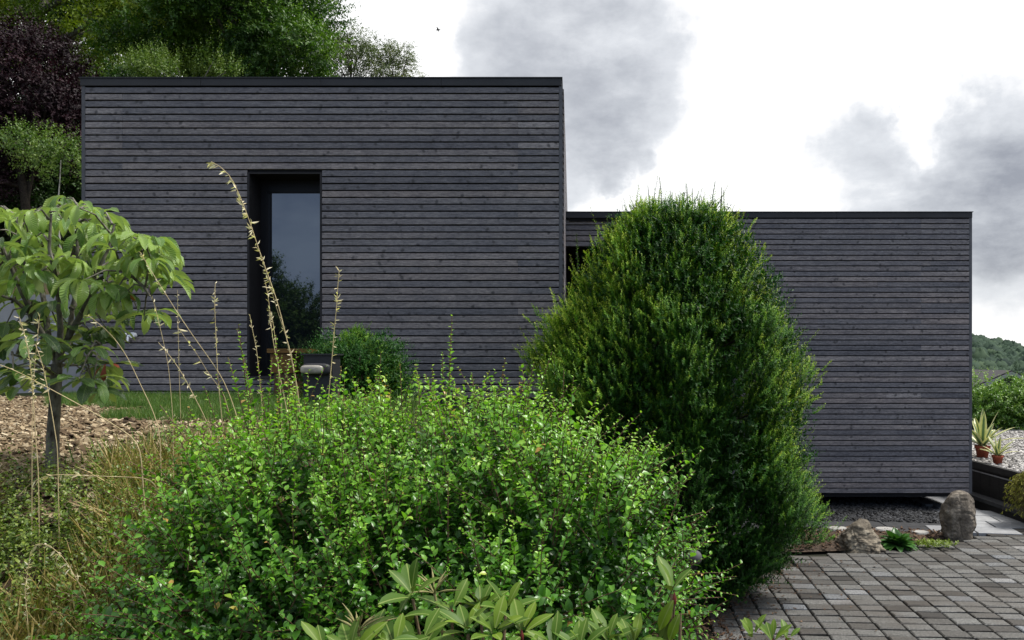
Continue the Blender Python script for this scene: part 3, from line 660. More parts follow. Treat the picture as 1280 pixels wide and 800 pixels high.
boulder('tall upright grey-brown standing stone at the corner of the driveway', 1197.5, 0, 11.25, [(.18, .18, -.06), (.215, .20, .05), (.235, .22, .18), (.235, .225, .32), (.20, .215, .45), (.15, .19, .56), (.10, .14, .63), (.03, .08, .665), (.0, .02, .672)], M['rock_b'], 7.7, .75, .10)

# hosta and lime ground cover
def rosette(name, label, cat, base, mat, nleaf, size, T, elev=(15, 80), tint=(.1, .9), mb='leaves', group=None, spreadr=.03, sz=(.6, 1.1)):
    t_ = thing(name, label, cat, base, group); s = Soup()
    el = np.radians(R.uniform(*elev, nleaf)); az = R.uniform(0, 2 * PI, nleaf)
    Y = np.stack([np.cos(el) * np.cos(az), np.cos(el) * np.sin(az), np.sin(el)], -1); hint = np.array([0, 0, 1.]) + R.normal(0, .15, (nleaf, 3))
    X = nrm(np.cross(Y, hint)); Z = np.cross(X, Y)
    s.add(T, np.asarray(base) + Y * np.array([1, 1, .3]) * spreadr, X, Y, Z, size * R.uniform(*sz, nleaf), R.uniform(*tint, nleaf)); s.build(mb, mat, t_); return t_
T_hosta = leaf_T(.55, 5, .3, .45)
x, y = wpx(1122, 682, .03)
h_ = rosette('hosta', 'low dark green hosta clump between the two boulders', 'plant', (x, y, .03), M['hosta'], 90, .22, T_hosta, (8, 80), spreadr=.06)
x, y = wpx(1166, 682, .03); t_ = thing('ground_cover_plant', 'small lime green ground cover left of the standing stone', 'plant', (x, y, .02)); s = Soup(); n = 60
P = np.stack([x + R.normal(0, .14, n), y + R.normal(0, .06, n), np.full(n, .03)], -1); D = nrm(np.stack([R.normal(0, .6, n), R.normal(0, .6, n), np.ones(n)], -1))
shoots(s, P, D, .08, 7, T_small, .045, tint=.5); s.build('leaves', M['lime'], t_)

# ------------------------------------------------------------------ potted agaves
def pot_plant(label, x, y, r, h, nl, ll, seed):
    z = GZ; t_ = thing('potted_agave', label, 'potted plant', (x, y, z), 'variegated agaves in terracotta pots')
    s = Soup(); s.rev([(0, 0), (r * .72, 0), (r * .95, h * .78), (r * 1.08, h * .78), (r * 1.1, h), (r * .98, h), (r * .95, h * .9)], (x, y, z), 24); s.build('pot', M['terracotta'], t_)
    s = Soup(); s.rev([(r * .95, h * .9), (.001, h * .92)], (x, y, z), 24); s.build('soil', M['soil'], t_)
    s = Soup()
    for q in range(nl):
        az = q * 2.4 + seed; el = math.radians(82 - 62 * (q / nl) ** .8); L_ = ll * (.7 + .35 * math.sin(q * 1.7 + seed) ** 2); W_ = ll * .15
        hdir = np.array([math.cos(az), math.sin(az), 0]); n_ = 9; tt = np.linspace(0, 1, n_)
        pts = np.array([x, y, z + h * .9]) + np.outer(tt * L_ * math.cos(el), hdir) + np.outer(L_ * (tt * math.sin(el) - .30 * tt ** 2.4 * (1 - math.sin(el) * .6)), [0, 0, 1])
        side = np.array([-hdir[1], hdir[0], 0]); wv = W_ / 2 * np.interp(tt, [0, .15, .45, .8, 1], [.7, .8, 1, .55, .03]); tg = nrm(np.gradient(pts, axis=0)); nr = np.cross(side, tg)
        cols = []
        for (a_, b_) in ((-1, .25), (-.72, .12), (0, 0), (.72, .12), (1, .25)): cols.append(pts + side * (wv * a_)[:, None] + nr * (wv * b_ * -1)[:, None])
        V = np.stack(cols, 1).reshape(-1, 3); tn = np.tile([1, .85, .15, .85, 1], n_)
        f = [(r_ * 5 + c_, r_ * 5 + c_ + 1, r_ * 5 + 6 + c_, r_ * 5 + 5 + c_) for r_ in range(n_ - 1) for c_ in range(4)]
        s.raw(V, f, tn)
    s.build('leaves', M['agave'], t_)
x, y = wpx(1228, 572, GZ); pot_plant('larger variegated agave in a terracotta pot beside the house corner', x, y, .125, .22, 17, .86, 1.0)
x, y = wpx(1247, 580, GZ); pot_plant('smaller variegated agave in a terracotta pot nearer the gravel edge', x, y, .09, .15, 14, .48, 2.2)

# ------------------------------------------------------------------ generic blob foliage
def ellip_points(c, r, n, lo=.8, hi=1.05, zmin=-1.):
    d = nrm(R.normal(0, 1, (int(n * 1.6) + 8, 3))); d = d[d[:, 2] > zmin][:n]
    rr = R.uniform(lo, hi, len(d))[:, None]
    return np.asarray(c) + d * np.asarray(r) * rr, nrm(d / np.asarray(r))

def limb(s, a, b, r0, r1, sag=.1, n=7, seg=6):
    a = np.asarray(a, float); b = np.asarray(b, float); t = np.linspace(0, 1, n)
    L_ = np.linalg.norm(b - a); pts = a + np.outer(t, b - a) + np.outer(np.sin(t * PI) * sag * L_, [0, 0, 1]) + np.cumsum(R.normal(0, .012 * L_, (n, 3)), 0) * np.sin(t * PI)[:, None]
    s.tube(pts, np.linspace(r0, r1, n), seg); return pts

def tree(name, label, base, blobs, mat, bark, trunk_r=.2, nclump=60, per=40, cr=.9, leaf=.1, nl=9, L=.5, droop=0., group=None, T=T_tree, tint=(.1, .6), tipgain=.25, gapf=.0, limbs=14, outb=.6, T_up=.2, cat='tree', zmin=-.55, lo=.6, lr=.34):
    base = np.asarray(base, float); t_ = thing(name, label, cat, base, group)
    st = Soup(); blobs = [(np.asarray(c, float), np.asarray(r, float)) for c, r in blobs]
    top = blobs[0][0]
    tr = limb(st, base - (0, 0, .2), top, trunk_r, trunk_r * .3, 0, 10, 8)
    vol = np.array([r[0] * r[2] for _, r in blobs]); cnt = np.maximum(3, (nclump * vol / vol.sum()).astype(int))
    s = Soup(); ends = []
    for (c, r), k in zip(blobs, cnt):
        cp, cn = ellip_points(c, r, k, lo, 1.0, zmin)
        ends += list(cp)
        for p_, n_ in zip(cp, cn):
            if R.random() < gapf: continue
            q = R.uniform(.6, 1.25) * cr
            pp, dd = ellip_points(p_, (q, q, q * .7), per, .25, 1., -.7)
            dd = nrm(dd + n_ * outb + np.array([0, 0, T_up]) + R.normal(0, .3, dd.shape))
            tt = np.clip(R.uniform(*tint) + R.normal(0, .08, len(pp)), 0, 1)
            shoots(s, pp, dd, L * R.uniform(.6, 1.3, len(pp)), nl, T, leaf, bend=-droop, tint=tt, tipgain=tipgain, jit=.35)
    for e in [] if limbs == 0 else [ends[q] for q in R.choice(len(ends), min(limbs, len(ends)), replace=False)]:
        k = int(np.clip(R.uniform(.45, .95) * len(tr), 0, len(tr) - 1)); limb(st, tr[k], e, trunk_r * lr, .012, .08, 7, 5)
    st.build('trunk', bark, t_); s.build('crown', mat, t_); return t_

# woodland on the bank behind the left block
def gb(x, y): return (x, y, ground_at(x, y))
TG = 'trees on the bank behind the house'
def B(px, py, d, rx, rz, ry): return (at(px, py, d), (rx, ry, rz))
bx = at(60, 0, 27)[0]
tree('broadleaf_tree', 'tall yellow-green feathery tree at the top left above the purple tree', gb(bx, 27), [B(60, -10, 27, 5, 4.4, 4), B(190, 40, 26, 3.4, 2.6, 3), B(-80, 30, 26, 4, 3.4, 3)], M['ash'], M['bark'], .35, 130, 85, 1.0, .15, 11, .75, .35, TG, tint=(.1, .85))
bx = at(300, 0, 24)[0]
tree('broadleaf_tree', 'large dark green broadleaved tree rising behind the left roof', gb(bx, 24), [B(310, -10, 24, 2.3, 2.6, 2.4), B(255, 40, 24, 2.2, 2.2, 2.2), B(355, 70, 23.5, 1.3, 1.6, 1.5), B(330, -130, 24.5, 2.0, 2.2, 2.), B(345, 105, 24, 1.5, 1.2, 1.4), B(280, 100, 25, 1.6, 1.4, 1.4)], M['oak'], M['bark'], .3, 150, 85, .75, .13, 10, .5, .05, TG, tint=(.1, .85))
bx = at(35, 0, 17)[0]
tree('purple_tree', 'dark purple-leaved tree left of the house', gb(bx, 17), [B(30, 140, 17, 1.15, 1.75, 1.2), B(-45, 190, 17, 1.3, 1.8, 1.2), B(75, 185, 17, .6, .95, .8)], M['purple'], M['darkbark'], .13, 110, 70, .5, .085, 10, .4, .1, TG, tint=(.1, .75), tipgain=.2)
bx = at(76, 0, 15)[0]
tree('young_tree', 'slender light green young tree in front of the purple tree', gb(bx, 15), [B(76, 200, 15, .62, .5, .6), B(45, 185, 15, .3, .4, .4)], M['sapling'], M['birchbark'], .026, 34, 26, .28, .06, 8, .28, .0, TG, tint=(.2, .8), gapf=.1, limbs=0)
bx = at(240, 0, 22)[0]
tree('bushy_tree', 'yellow-green bushy treetop just above the left roof edge', gb(bx, 21.5), [B(235, 100, 21.5, 1.5, .75, 1.), B(190, 108, 21.5, 1.0, .7, 1.)], M['sapling'], M['bark'], .1, 40, 40, .4, .07, 9, .45, .0, TG, tint=(.5, .95), T_up=.9)
bx = at(440, 0, 34)[0]
tree('birch_tree', 'thin airy birch showing sky through its twigs behind the roof', gb(bx, 34), [B(440, 68, 34, 1.35, 1.35, 1.3), B(415, 84, 34, 1.0, 1.1, 1.)], M['birch'], M['darkbark'], .10, 75, 42, .5, .085, 8, .5, .5, TG, gapf=.32, limbs=26, lr=.22, tint=(.0, .6), zmin=-.9, lo=.3)
bx = at(492, 0, 34)[0]
tree('birch_tree', 'smaller rounded birch at the right end of the treetops', gb(bx, 34), [B(490, 90, 34, 1.1, 1.05, .9)], M['birch'], M['darkbark'], .08, 34, 40, .42, .08, 9, .45, .5, TG, gapf=.05, limbs=14, lr=.22, tint=(.2, .8), zmin=-.9, lo=.3)
bx = at(160, 0, 34)[0]
tree('broadleaf_tree', 'shaded dark tree filling the gap between the feathery tree and the large dark tree', gb(bx, 34), [B(200, 20, 34, 4.5, 3.5, 3), B(330, 40, 34, 3, 3, 3), B(60, 90, 34, 4, 4, 3), B(-60, 180, 33, 4, 4, 3), B(110, 200, 32, 3, 3.5, 3)], M['oak'], M['bark'], .3, 150, 70, 1.1, .17, 10, .8, .05, TG, tint=(.05, .4))
bx = at(-20, 0, 19)[0]
tree('understorey_bush', 'dark leafy bush in the shade under the purple tree', gb(bx, 19), [B(0, 270, 19, 1.6, 1.4, .8), B(80, 262, 19.5, 1.6, 1.4, .8), B(-110, 260, 19, 2, 1.6, .8), B(150, 200, 21, 2, 2.4, .8), B(85, 235, 20, 1.2, 1.0, .7), B(40, 225, 20, 1.2, 1.0, .7)], M['oak'], M['darkbark'], .08, 170, 60, .6, .11, 9, .4, .1, 'bushes under the trees', tint=(.0, .3), cat='bush')
# the tree behind the viewer that the window mirrors
tree('reflected_tree', 'broad dark tree mirrored in the tall window glass', (-14.5, -14.5, .5), [((-14.8, -14.5, 4.3), (2.6, 2.2, 3.2)), ((-12.0, -14.5, 3.2), (2.0, 1.6, 2.2)), ((-17, -15, 4), (2, 2, 2.6)), ((-13.2, -14.8, 1.9), (3.6, 1.6, 2.0))], M['oak'], M['bark'], .22, 240, 60, .8, .16, 9, .5, .1, tint=(.1, .6))

# hedge beyond the gravel, neighbour's roof, hill
def leafy_mass(s, st, pts, nor, L, n, T, size, tint, **kw): shoots(s, pts, nor, L, n, T, size, tint=tint, **kw)
hd = thing('hedge', 'loose bright green hedge behind the gravel bed', 'hedge', (11.5, 21, GZ)); s = Soup()
for q in range(26):
    cx_ = 9.0 + q * .42; cz_ = GZ + .48 + .1 * math.sin(q * 1.3); r_ = (.55, .6, (.92 + .16 * math.sin(q * 2.2)) * (1 if cx_ < 10.9 else .74))
    pp, nn = ellip_points((cx_, 21 + R.normal(0, .1), cz_), r_, 420, .35, 1.05, -.98)
    shoots(s, pp, nrm(nn + np.array([0, 0, .5])), .24, 10, T_tree, .085, tint=np.clip(.25 + .35 * (pp[:, 2] - GZ) / 1.5 + R.normal(0, .1, len(pp)), 0, 1), jit=.35)  # tint rises with height, painting the lit top into the leaf colour
pp = np.stack([np.where(R.random(60) < .5, R.uniform(9, 11., 60), R.uniform(12.6, 16, 60)), R.normal(21, .25, 60), np.full(60, GZ + 1.2)], -1); shoots(s, pp, np.array([0, 0, 1.]) + R.normal(0, .25, (60, 3)), .45, 10, T_tree, .07, tint=.75)
s.build('foliage', M['hedge'], hd)
s = Soup()
for q in range(16): s.tube([(9.2 + q * .7, 21, GZ - .1), (9.2 + q * .7 + R.normal(0, .1), 21, GZ + 1.2)], [.03, .01], 5)
s.build('stem', M['darkbark'], hd)
nh = at(1257, 464, 46); nb = (nh[0], 46, -2.6)
h2 = thing('neighbour_house', 'dark gabled roof of a distant house above the hedge', 'house', nb)
s = Soup(); w2 = 4.2; s.box((nh[0] - w2, 46, -3.2), (nh[0] + w2, 54, nh[2] - 1.9)); zt = nh[2] - .12
s.raw([(nh[0] - w2, 46, nh[2] - 1.9), (nh[0] + w2, 46, nh[2] - 1.9), (nh[0], 46, zt), (nh[0], 46, zt), (nh[0] - w2, 54, nh[2] - 1.9), (nh[0] + w2, 54, nh[2] - 1.9), (nh[0], 54, zt), (nh[0], 54, zt)], [(0, 1, 2, 3), (5, 4, 7, 6)]); s.build('wall', M['render'], h2, smooth=False)
s = Soup()
for sg in (-1, 1):
    a = np.array([nh[0], 45.4, zt + .02]); b_ = np.array([nh[0] + sg * (w2 + .6), 45.4, zt - (zt - nh[2] + 1.9) * (w2 + .6) / w2 + .02])
    o_ = np.array([0, 9.2, 0]); u_ = np.array([0, 0, .16]); v = [a, b_, b_ + o_, a + o_, a + u_, b_ + u_, b_ + o_ + u_, a + o_ + u_]; s.raw(v, [(0, 3, 2, 1), (4, 5, 6, 7), (0, 1, 5, 4), (1, 2, 6, 5), (2, 3, 7, 6), (3, 0, 4, 7)])
rf = s.build('roof', M['tile'], h2, smooth=False)
s = Soup()
for sg in (-1, 1):
    a = np.array([nh[0], 45.36, zt - .1]); b_ = np.array([nh[0] + sg * (w2 + .62), 45.36, zt - (zt - nh[2] + 1.9) * (w2 + .6) / w2 - .1]); o_ = np.array([0, -.04, 0]); u_ = np.array([0, 0, .2]); v = [a, b_, b_ + o_, a + o_, a + u_, b_ + u_, b_ + o_ + u_, a + o_ + u_]; s.raw(v, [(0, 3, 2, 1), (4, 5, 6, 7), (0, 1, 5, 4), (1, 2, 6, 5), (2, 3, 7, 6), (3, 0, 4, 7)])
s.build('bargeboard', M['metal'], rf, smooth=False)
def hill_z(x, y):
    b_ = (x / y)    # profile along bearing, evaluated on the hill itself
    top = np.clip(13 - (x / np.maximum(y, 1) - .5) * 150, -4, 55)
    return -8 + (top + 8) * sst(300, 640, y)
s = Soup(); gx, gy = np.meshgrid(np.linspace(-150, 900, 60), np.linspace(290, 900, 40)); i = np.arange(39)[:, None] * 60; j = np.arange(59)[None]
s.raw(np.stack([gx, gy, hill_z(gx, gy)], -1).reshape(-1, 3), np.stack([i + j, i + j + 1, i + 61 + j, i + 60 + j], -1).reshape(-1, 4)); tag(s.build('hill', M['hillmat']), kind='structure')
bm_v = nrm(R.normal(0, 1, (1, 3)))
def crown_T(nu=14, nv=9):
    u_ = np.arange(nu) / nu * 2 * PI; v_ = np.linspace(-.5, PI / 2, nv)
    V = np.stack([np.outer(np.cos(v_), np.cos(u_)), np.outer(np.cos(v_), np.sin(u_)), np.repeat(np.sin(v_)[:, None], nu, 1)], -1).reshape(-1, 3)
    f = [(r_ * nu + c_, r_ * nu + (c_ + 1) % nu, r_ * nu + nu + (c_ + 1) % nu, r_ * nu + nu + c_) for r_ in range(nv - 1) for c_ in range(nu)]
    V = V * (1 + .35 * (hnoise(V, 3.1, R.uniform(0, 9))[:, None] - .5) + .3 * (hnoise(V, 7., R.uniform(0, 9))[:, None] - .5) + R.normal(0, .05, (len(V), 1)))
    return V, np.array(f), np.zeros((len(V), 2))
s = Soup()
for k in range(6):
    n = 620; y = R.uniform(310, 700, n); x = y * R.uniform(.33, .95, n); ok = x < 900; x, y = x[ok], y[ok]; n = len(x); a = R.uniform(0, 2 * PI, n)
    X = np.stack([np.cos(a), np.sin(a), 0 * a], -1); Y = np.stack([-np.sin(a), np.cos(a), 0 * a], -1); Z = np.tile([0, 0, 1.], (n, 1)) * R.uniform(.9, 1.5, (n, 1))
    s.add(crown_T(), np.stack([x, y, hill_z(x, y) + 2.], -1), X, Y, Z, R.uniform(3.2, 6.5, n), np.clip(R.normal(.45, .22, n), 0, 1))
# leaf tufts roughen the canopy outline
n = 26000; y = R.uniform(310, 700, n); x = y * R.uniform(.40, .80, n); D = nrm(R.normal(0, 1, (n, 3)) + (0, 0, .5)); X, Y = perp(D)
s.add(T_thin, np.stack([x, y, hill_z(x, y) + R.uniform(4, 8.5, n)], -1), X, Y, D, R.uniform(.5, 1.2, n), R.uniform(.1, .9, n))
tag(s.build('hill_forest', M['forest'], smooth=True), 'dense woodland covering the distant hill at the right', 'forest', kind='stuff')

# ------------------------------------------------------------------ the big yew
def plume_bush(name, label, cat, base, axis_c, prof, yf, mat, nplume, per, needle, nneedle, L, lum, group=None, seed=0., tall=1., topdark=None, up=1.2, leaders=()):
    """prof: [(z, left radius, right radius)] about x=axis; plumes of upright shoots over the surface"""
    t_ = thing(name, label, cat, base, group); s = Soup(); st = Soup(); prof = np.asarray(prof, float); x0, y0 = axis_c
    zz = R.uniform(0, 1, nplume * 4); z = prof[0, 0] + zz * (prof[-1, 0] - prof[0, 0])
    rad = .5 * (np.interp(z, prof[:, 0], prof[:, 1]) + np.interp(z, prof[:, 0], prof[:, 2]))
    keep = R.random(len(z)) < rad / rad.max() + .12; z = z[keep][:nplume]; n = len(z)
    a = R.uniform(0, 2 * PI, n); ca, sa = np.cos(a), np.sin(a)
    rl = np.interp(z, prof[:, 0], prof[:, 1]); rr = np.interp(z, prof[:, 0], prof[:, 2]); r = np.where(ca < 0, rl, rr) * np.abs(ca) + .5 * (rl + rr) * (1 - np.abs(ca))
    lump = hnoise(np.stack([ca * 2.2, sa * 2.2, z * .8], -1), 2.6, seed)
    depth = R.uniform(0, 1, n) ** 2 * .22
    q = r * (1 - depth) * (.86 + lum * (lump - .5)) - .10
    P = np.stack([x0 + ca * q, y0 + sa * q * yf, z], -1)
    dz = (np.interp(z + .05, prof[:, 0], rl * 0 + 1) if False else (np.interp(z + .06, prof[:, 0], .5 * (prof[:, 1] + prof[:, 2])) - np.interp(z - .06, prof[:, 0], .5 * (prof[:, 1] + prof[:, 2]))) / .12)
    out = nrm(np.stack([ca, sa, np.clip(-dz, -.8, 2.)], -1))
    D0 = nrm(out * .8 + np.array([0, 0, up]))
    new = np.clip(.05 + .55 * (hnoise(P, 1.1, seed + 3.) - .5) + .35 * (R.random(n) - .5) - depth * 1.2 + .60 * np.clip(ca, 0, 1) ** 1.5 * sst(-.2, .5, (z - prof[0, 0]) / (prof[-1, 0] - prof[0, 0])) + .50 * np.clip(-ca, 0, 1) ** 3 * sst(.15, .6, (z - prof[0, 0]) / (prof[-1, 0] - prof[0, 0])) + .30 * sst(.5, .95, (z - prof[0, 0]) / (prof[-1, 0] - prof[0, 0])), 0, .7)      # fresh yellow growth, plus sunlit sides and top painted into the tint
    for k in range(per):
        off = R.normal(0, .06, (n, 3)) * tall
        dd = nrm(D0 + R.normal(0, .34, (n, 3)))
        Lk = L * R.uniform(.45, 1.25, n) * (1 + (1.1 if k == 0 else 0) * (R.random(n) < .30))
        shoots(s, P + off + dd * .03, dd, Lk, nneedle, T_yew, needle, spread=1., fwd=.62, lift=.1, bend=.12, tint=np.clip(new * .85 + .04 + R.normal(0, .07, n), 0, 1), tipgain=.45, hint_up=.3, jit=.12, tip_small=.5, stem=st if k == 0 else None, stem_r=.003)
    # older inner twigs fill the body
    m = int(nplume * 2.0); z = R.uniform(prof[0, 0], prof[-1, 0] - .1, m); a = R.uniform(0, 2 * PI, m); r = .5 * (np.interp(z, prof[:, 0], prof[:, 1]) + np.interp(z, prof[:, 0], prof[:, 2])) * R.uniform(.55, .8, m)
    P = np.stack([x0 + np.cos(a) * r, y0 + np.sin(a) * r * yf, z], -1); D = nrm(np.stack([np.cos(a), np.sin(a), np.full(m, .6)], -1) + R.normal(0, .4, (m, 3)))
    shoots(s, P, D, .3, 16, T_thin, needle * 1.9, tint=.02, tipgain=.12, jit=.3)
    tr = [np.array([x0, y0, base[2] - .1]), np.array([x0 + .03, y0, base[2] + .4 * (prof[-1, 0] - base[2])]), np.array([x0, y0, prof[-1, 0] - .25 * (prof[-1, 0] - base[2])])]
    st.tube(tr, [.11 * tall, .07 * tall, .02], 8)
    for q in range(40):
        k = R.uniform(.05, .9); p0 = tr[0] + (tr[2] - tr[0]) * k; a = R.uniform(0, 2 * PI); zt = p0[2] + .5 * tall; rr = .6 * np.interp(zt, prof[:, 0], prof[:, 1]); limb(st, p0, (x0 + math.cos(a) * rr, y0 + math.sin(a) * rr * yf, zt), .025 * tall, .006, .03, 5, 5)
    for (ldx, ldz, ll) in leaders:
        P = np.array([[x0 + ldx, y0 + R.normal(0, .12), ldz]]); D = np.array([[R.normal(0, .08), R.normal(0, .1), 1.]])
        shoots(s, P, D, ll, int(ll / .010), T_yew, needle * 1.15, spread=1.1, fwd=.55, lift=.2, tint=.35, tipgain=.35, stem=st, stem_r=.006, jit=.15, tip_small=.5, bend=R.uniform(-.1, .1), bendv=(1, 0, 0))
    s.build('foliage', mat, t_); st.build('branches', M['darkbark'], t_); return t_
DY = 8.5
def pz(py, d): return CZ - (py - HY) / F * d
pr = [(748, 40, 60), (735, 120, 95), (715, 160, 112), (690, 182, 150), (655, 190, 184), (610, 194, 186), (560, 194, 180), (500, 194, 172), (450, 188, 158), (400, 170, 140), (350, 140, 112), (315, 106, 88), (292, 78, 74), (278, 62, 64), (270, 44, 52)]
prof = [(max(pz(y, DY), .0) + .0, l * DY / F, r * DY / F) for y, l, r in pr]
yx = (845 - VX) / F * DY
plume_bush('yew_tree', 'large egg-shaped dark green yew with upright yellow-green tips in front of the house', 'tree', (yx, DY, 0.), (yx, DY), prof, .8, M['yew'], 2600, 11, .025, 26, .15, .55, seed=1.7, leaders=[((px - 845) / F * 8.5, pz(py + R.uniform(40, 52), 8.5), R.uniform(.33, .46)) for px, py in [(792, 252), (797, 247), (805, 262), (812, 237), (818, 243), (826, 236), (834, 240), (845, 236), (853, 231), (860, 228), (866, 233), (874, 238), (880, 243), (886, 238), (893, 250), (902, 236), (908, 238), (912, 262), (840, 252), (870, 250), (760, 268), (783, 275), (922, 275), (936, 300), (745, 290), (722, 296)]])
DBU = 9.1; pr = [(520, 40, 40), (505, 62, 62), (485, 68, 68), (460, 64, 62), (440, 48, 46), (428, 28, 26), (421, 10, 10)]
bxx = (447 - VX) / F * DBU
plume_bush('clipped_bush', 'small rounded green bush behind the black lamp post', 'bush', (bxx, DBU, 2.), (bxx, DBU), [(pz(y, DBU), l * DBU / F, r * DBU / F) for y, l, r in pr], 1., M['roundbush'], 460, 9, .021, 18, .08, .2, tall=.5, seed=5., up=.5)

# ------------------------------------------------------------------ chestnut
DT = 4.0; tb = at(65, 592, DT); tb[2] = ground_at(tb[0], tb[1])
ch = thing('chestnut_tree', 'young horse chestnut with drooping pale green leaves on a slim grey trunk', 'tree', tb)
st = Soup()
def pl(*pts): return np.array([at(px, py, DT + dd) for px, py, dd in pts])
trunk = np.vstack([[tb - (0, 0, .1)], pl((66, 545, 0), (69, 500, 0), (71, 455, 0))]); st.tube(trunk, [.034, .030, .027, .026], 10)
LIMBS = [pl((71, 458, 0), (60, 425, -.05), (40, 395, -.12), (15, 378, -.2), (-25, 360, -.3)), pl((71, 458, 0), (85, 420, .03), (92, 385, .05), (100, 350, .1), (95, 300, .1), (100, 262, .1)),
         pl((85, 420, .03), (105, 385, -.05), (120, 350, -.1), (150, 330, -.15), (185, 308, -.2)), pl((92, 385, .05), (115, 360, .15), (150, 350, .2), (180, 335, .2)),
         pl((60, 425, -.05), (58, 385, .1), (48, 340, .15), (35, 300, .2), (20, 270, .2)), pl((71, 458, 0), (75, 410, -.1), (70, 360, -.2), (60, 310, -.25), (62, 265, -.25)), pl((40, 395, -.12), (20, 350, -.2), (0, 310, -.25)),
         pl((71, 455, 0), (95, 440, -.12), (125, 430, -.15)), pl((70, 470, 0), (45, 450, -.2), (15, 440, -.3)), pl((120, 350, -.1), (135, 310, -.1), (140, 280, -.1)), pl((150, 330, -.15), (180, 355, -.2), (188, 372, -.2))]
for q, l in enumerate(LIMBS):
    l = l + R.normal(0, .006, l.shape); st.tube(l, np.linspace(.016 if q < 7 else .009, .005, len(l)), 6)
limb_pts = np.concatenate([np.concatenate([l[a] + np.outer(np.linspace(0, 1, 6), l[a + 1] - l[a]) for a in range(len(l) - 1)]) for l in LIMBS])
def obov(t): return np.interp(t, [0, .12, .4, .65, .82, .93, 1], [.1, .25, .62, 1., .88, .45, .02])
def leaflet(n, wid, droop, fold):
    """drooping palmate leaflet: rises slightly then curls down"""
    t = np.linspace(0, 1, n + 1); ang = .45 - droop * t ** .6; ds = 1. / n
    yy = np.concatenate([[0], np.cumsum(np.cos(ang[:-1]) * ds)]); z = np.concatenate([[0], np.cumsum(np.sin(ang[:-1]) * ds)])
    wd = obov(t) * wid / 2; cols = []; uv = []
    for (a_, h_) in ((-1, 1), (-.5, .42), (0, 0), (.5, .42), (1, 1)):
        rip = .012 * np.sin(t * 26) * abs(a_)
        cols.append(np.stack([a_ * wd * math.cos(fold * .6), yy + 0 * wd, z + h_ * wd * fold * -.0 + h_ * wd * fold + rip], -1)); uv.append(np.stack([np.full(n + 1, .5 + a_ / 2), t], -1))
    V = np.stack(cols, 1).reshape(-1, 3); U = np.stack(uv, 1).reshape(-1, 2)
    f = [(r_ * 5 + c_, r_ * 5 + c_ + 1, r_ * 5 + 6 + c_, r_ * 5 + 5 + c_) for r_ in range(n) for c_ in range(4)]
    return V, np.array(f), U
HUBS = [(14, 290), (38, 262), (60, 250), (86, 244), (104, 252), (76, 270), (52, 288), (30, 305), (98, 285), (118, 276), (138, 268), (152, 282), (122, 300), (70, 300), (46, 322), (20, 330), (0, 300), (-20, 280), (-30, 320),
        (90, 315), (112, 322), (140, 305), (168, 288), (186, 292), (196, 300), (203, 308), (176, 312), (150, 322), (165, 338), (190, 322), (198, 340), (172, 385), (192, 372), (130, 345), (105, 345), (150, 362), (60, 335), (32, 348), (5, 345), (-25, 355), (-50, 300),
        (194, 314), (180, 300), (128, 262), (22, 268), (8, 258), (-10, 250), (66, 322), (82, 340), (40, 372), (12, 375), (120, 372), (138, 380), (-60, 340)]
LOW = [(40, 400), (62, 392), (22, 425), (50, 425), (100, 425), (118, 432), (108, 455), (30, 455), (128, 462), (90, 405), (12, 452), (122, 480), (140, 448), (46, 455), (96, 470), (0, 420), (-25, 440), (20, 478), (115, 410), (75, 375), (128, 400), (8, 400)]
sl = Soup()
def palmate(hub, dirv, size, droop, tint, nleaf=6, fold=.35):
    """leaflets radiate from the hub, the petiole arriving along dirv"""
    A, B_ = perp(nrm(np.array(dirv))[None]); a0 = R.uniform(0, 2 * PI)
    base_d = nrm(np.array([dirv[0], dirv[1], 0]) + 1e-4)
    az0 = math.atan2(base_d[1], base_d[0])
    for k in range(nleaf):
        az = az0 + (k - (nleaf - 1) / 2) * (2 * PI * .80 / nleaf) + R.normal(0, .12)
        el = R.uniform(-.35, .25); Y = np.array([math.cos(az) * math.cos(el), math.sin(az) * math.cos(el), math.sin(el)])
        X = nrm(np.cross(Y, [0, 0, 1.]) + R.normal(0, .25, 3)); X = nrm(X - Y * (X @ Y)); Z = np.cross(X, Y)
        sz = size * (1. - .22 * abs(k - (nleaf - 1) / 2) / nleaf * 2) * R.uniform(.85, 1.1)
        sl.add(leaflet(9, R.uniform(.25, .34), droop * R.uniform(.8, 1.15), fold * R.uniform(.4, 1.3)), hub[None], X[None], Y[None], Z[None], sz, np.clip(tint + R.normal(0, .09), 0, 1))
for kind, hubs in ((0, HUBS), (1, LOW)):
    for (px, py) in hubs:
        for rep in range(2 if R.random() < (.85 if kind == 0 else .9) else 1):
            d = DT + R.uniform(-.42, .42); hub = at(px + R.normal(0, 6), py + 4 + abs(R.normal(0, 6)), d)
            k = np.argmin(np.linalg.norm((limb_pts - hub) * [1, .8, 1], axis=1) + R.uniform(0, .05, len(limb_pts))); p0 = limb_pts[k]
            mid = (p0 + hub) / 2 + np.array([0, 0, .03]); st.tube([p0, mid, hub], [.006, .004, .0025], 5)
            dv = hub - p0; dv = dv + np.array([R.normal(0, .05), R.normal(-.03, .05), 0])
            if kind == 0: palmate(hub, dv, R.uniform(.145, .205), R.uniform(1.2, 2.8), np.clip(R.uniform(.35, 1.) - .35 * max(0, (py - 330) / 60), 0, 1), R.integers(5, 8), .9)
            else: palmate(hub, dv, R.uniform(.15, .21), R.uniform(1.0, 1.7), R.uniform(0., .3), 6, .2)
st.build('trunk', M['bark'], ch); sl.build('crown', M['chestnut'], ch)
p = at(167, 372, DT - .2); s = Soup(); u_ = nrm(np.array([.8, 0, -.35])); s.tube([p - u_ * .022, p - u_ * .016, p, p + u_ * .014, p + u_ * .024], [.001, .008, .0135, .010, .001], 10); s.build('bud', M['conker'], ch)
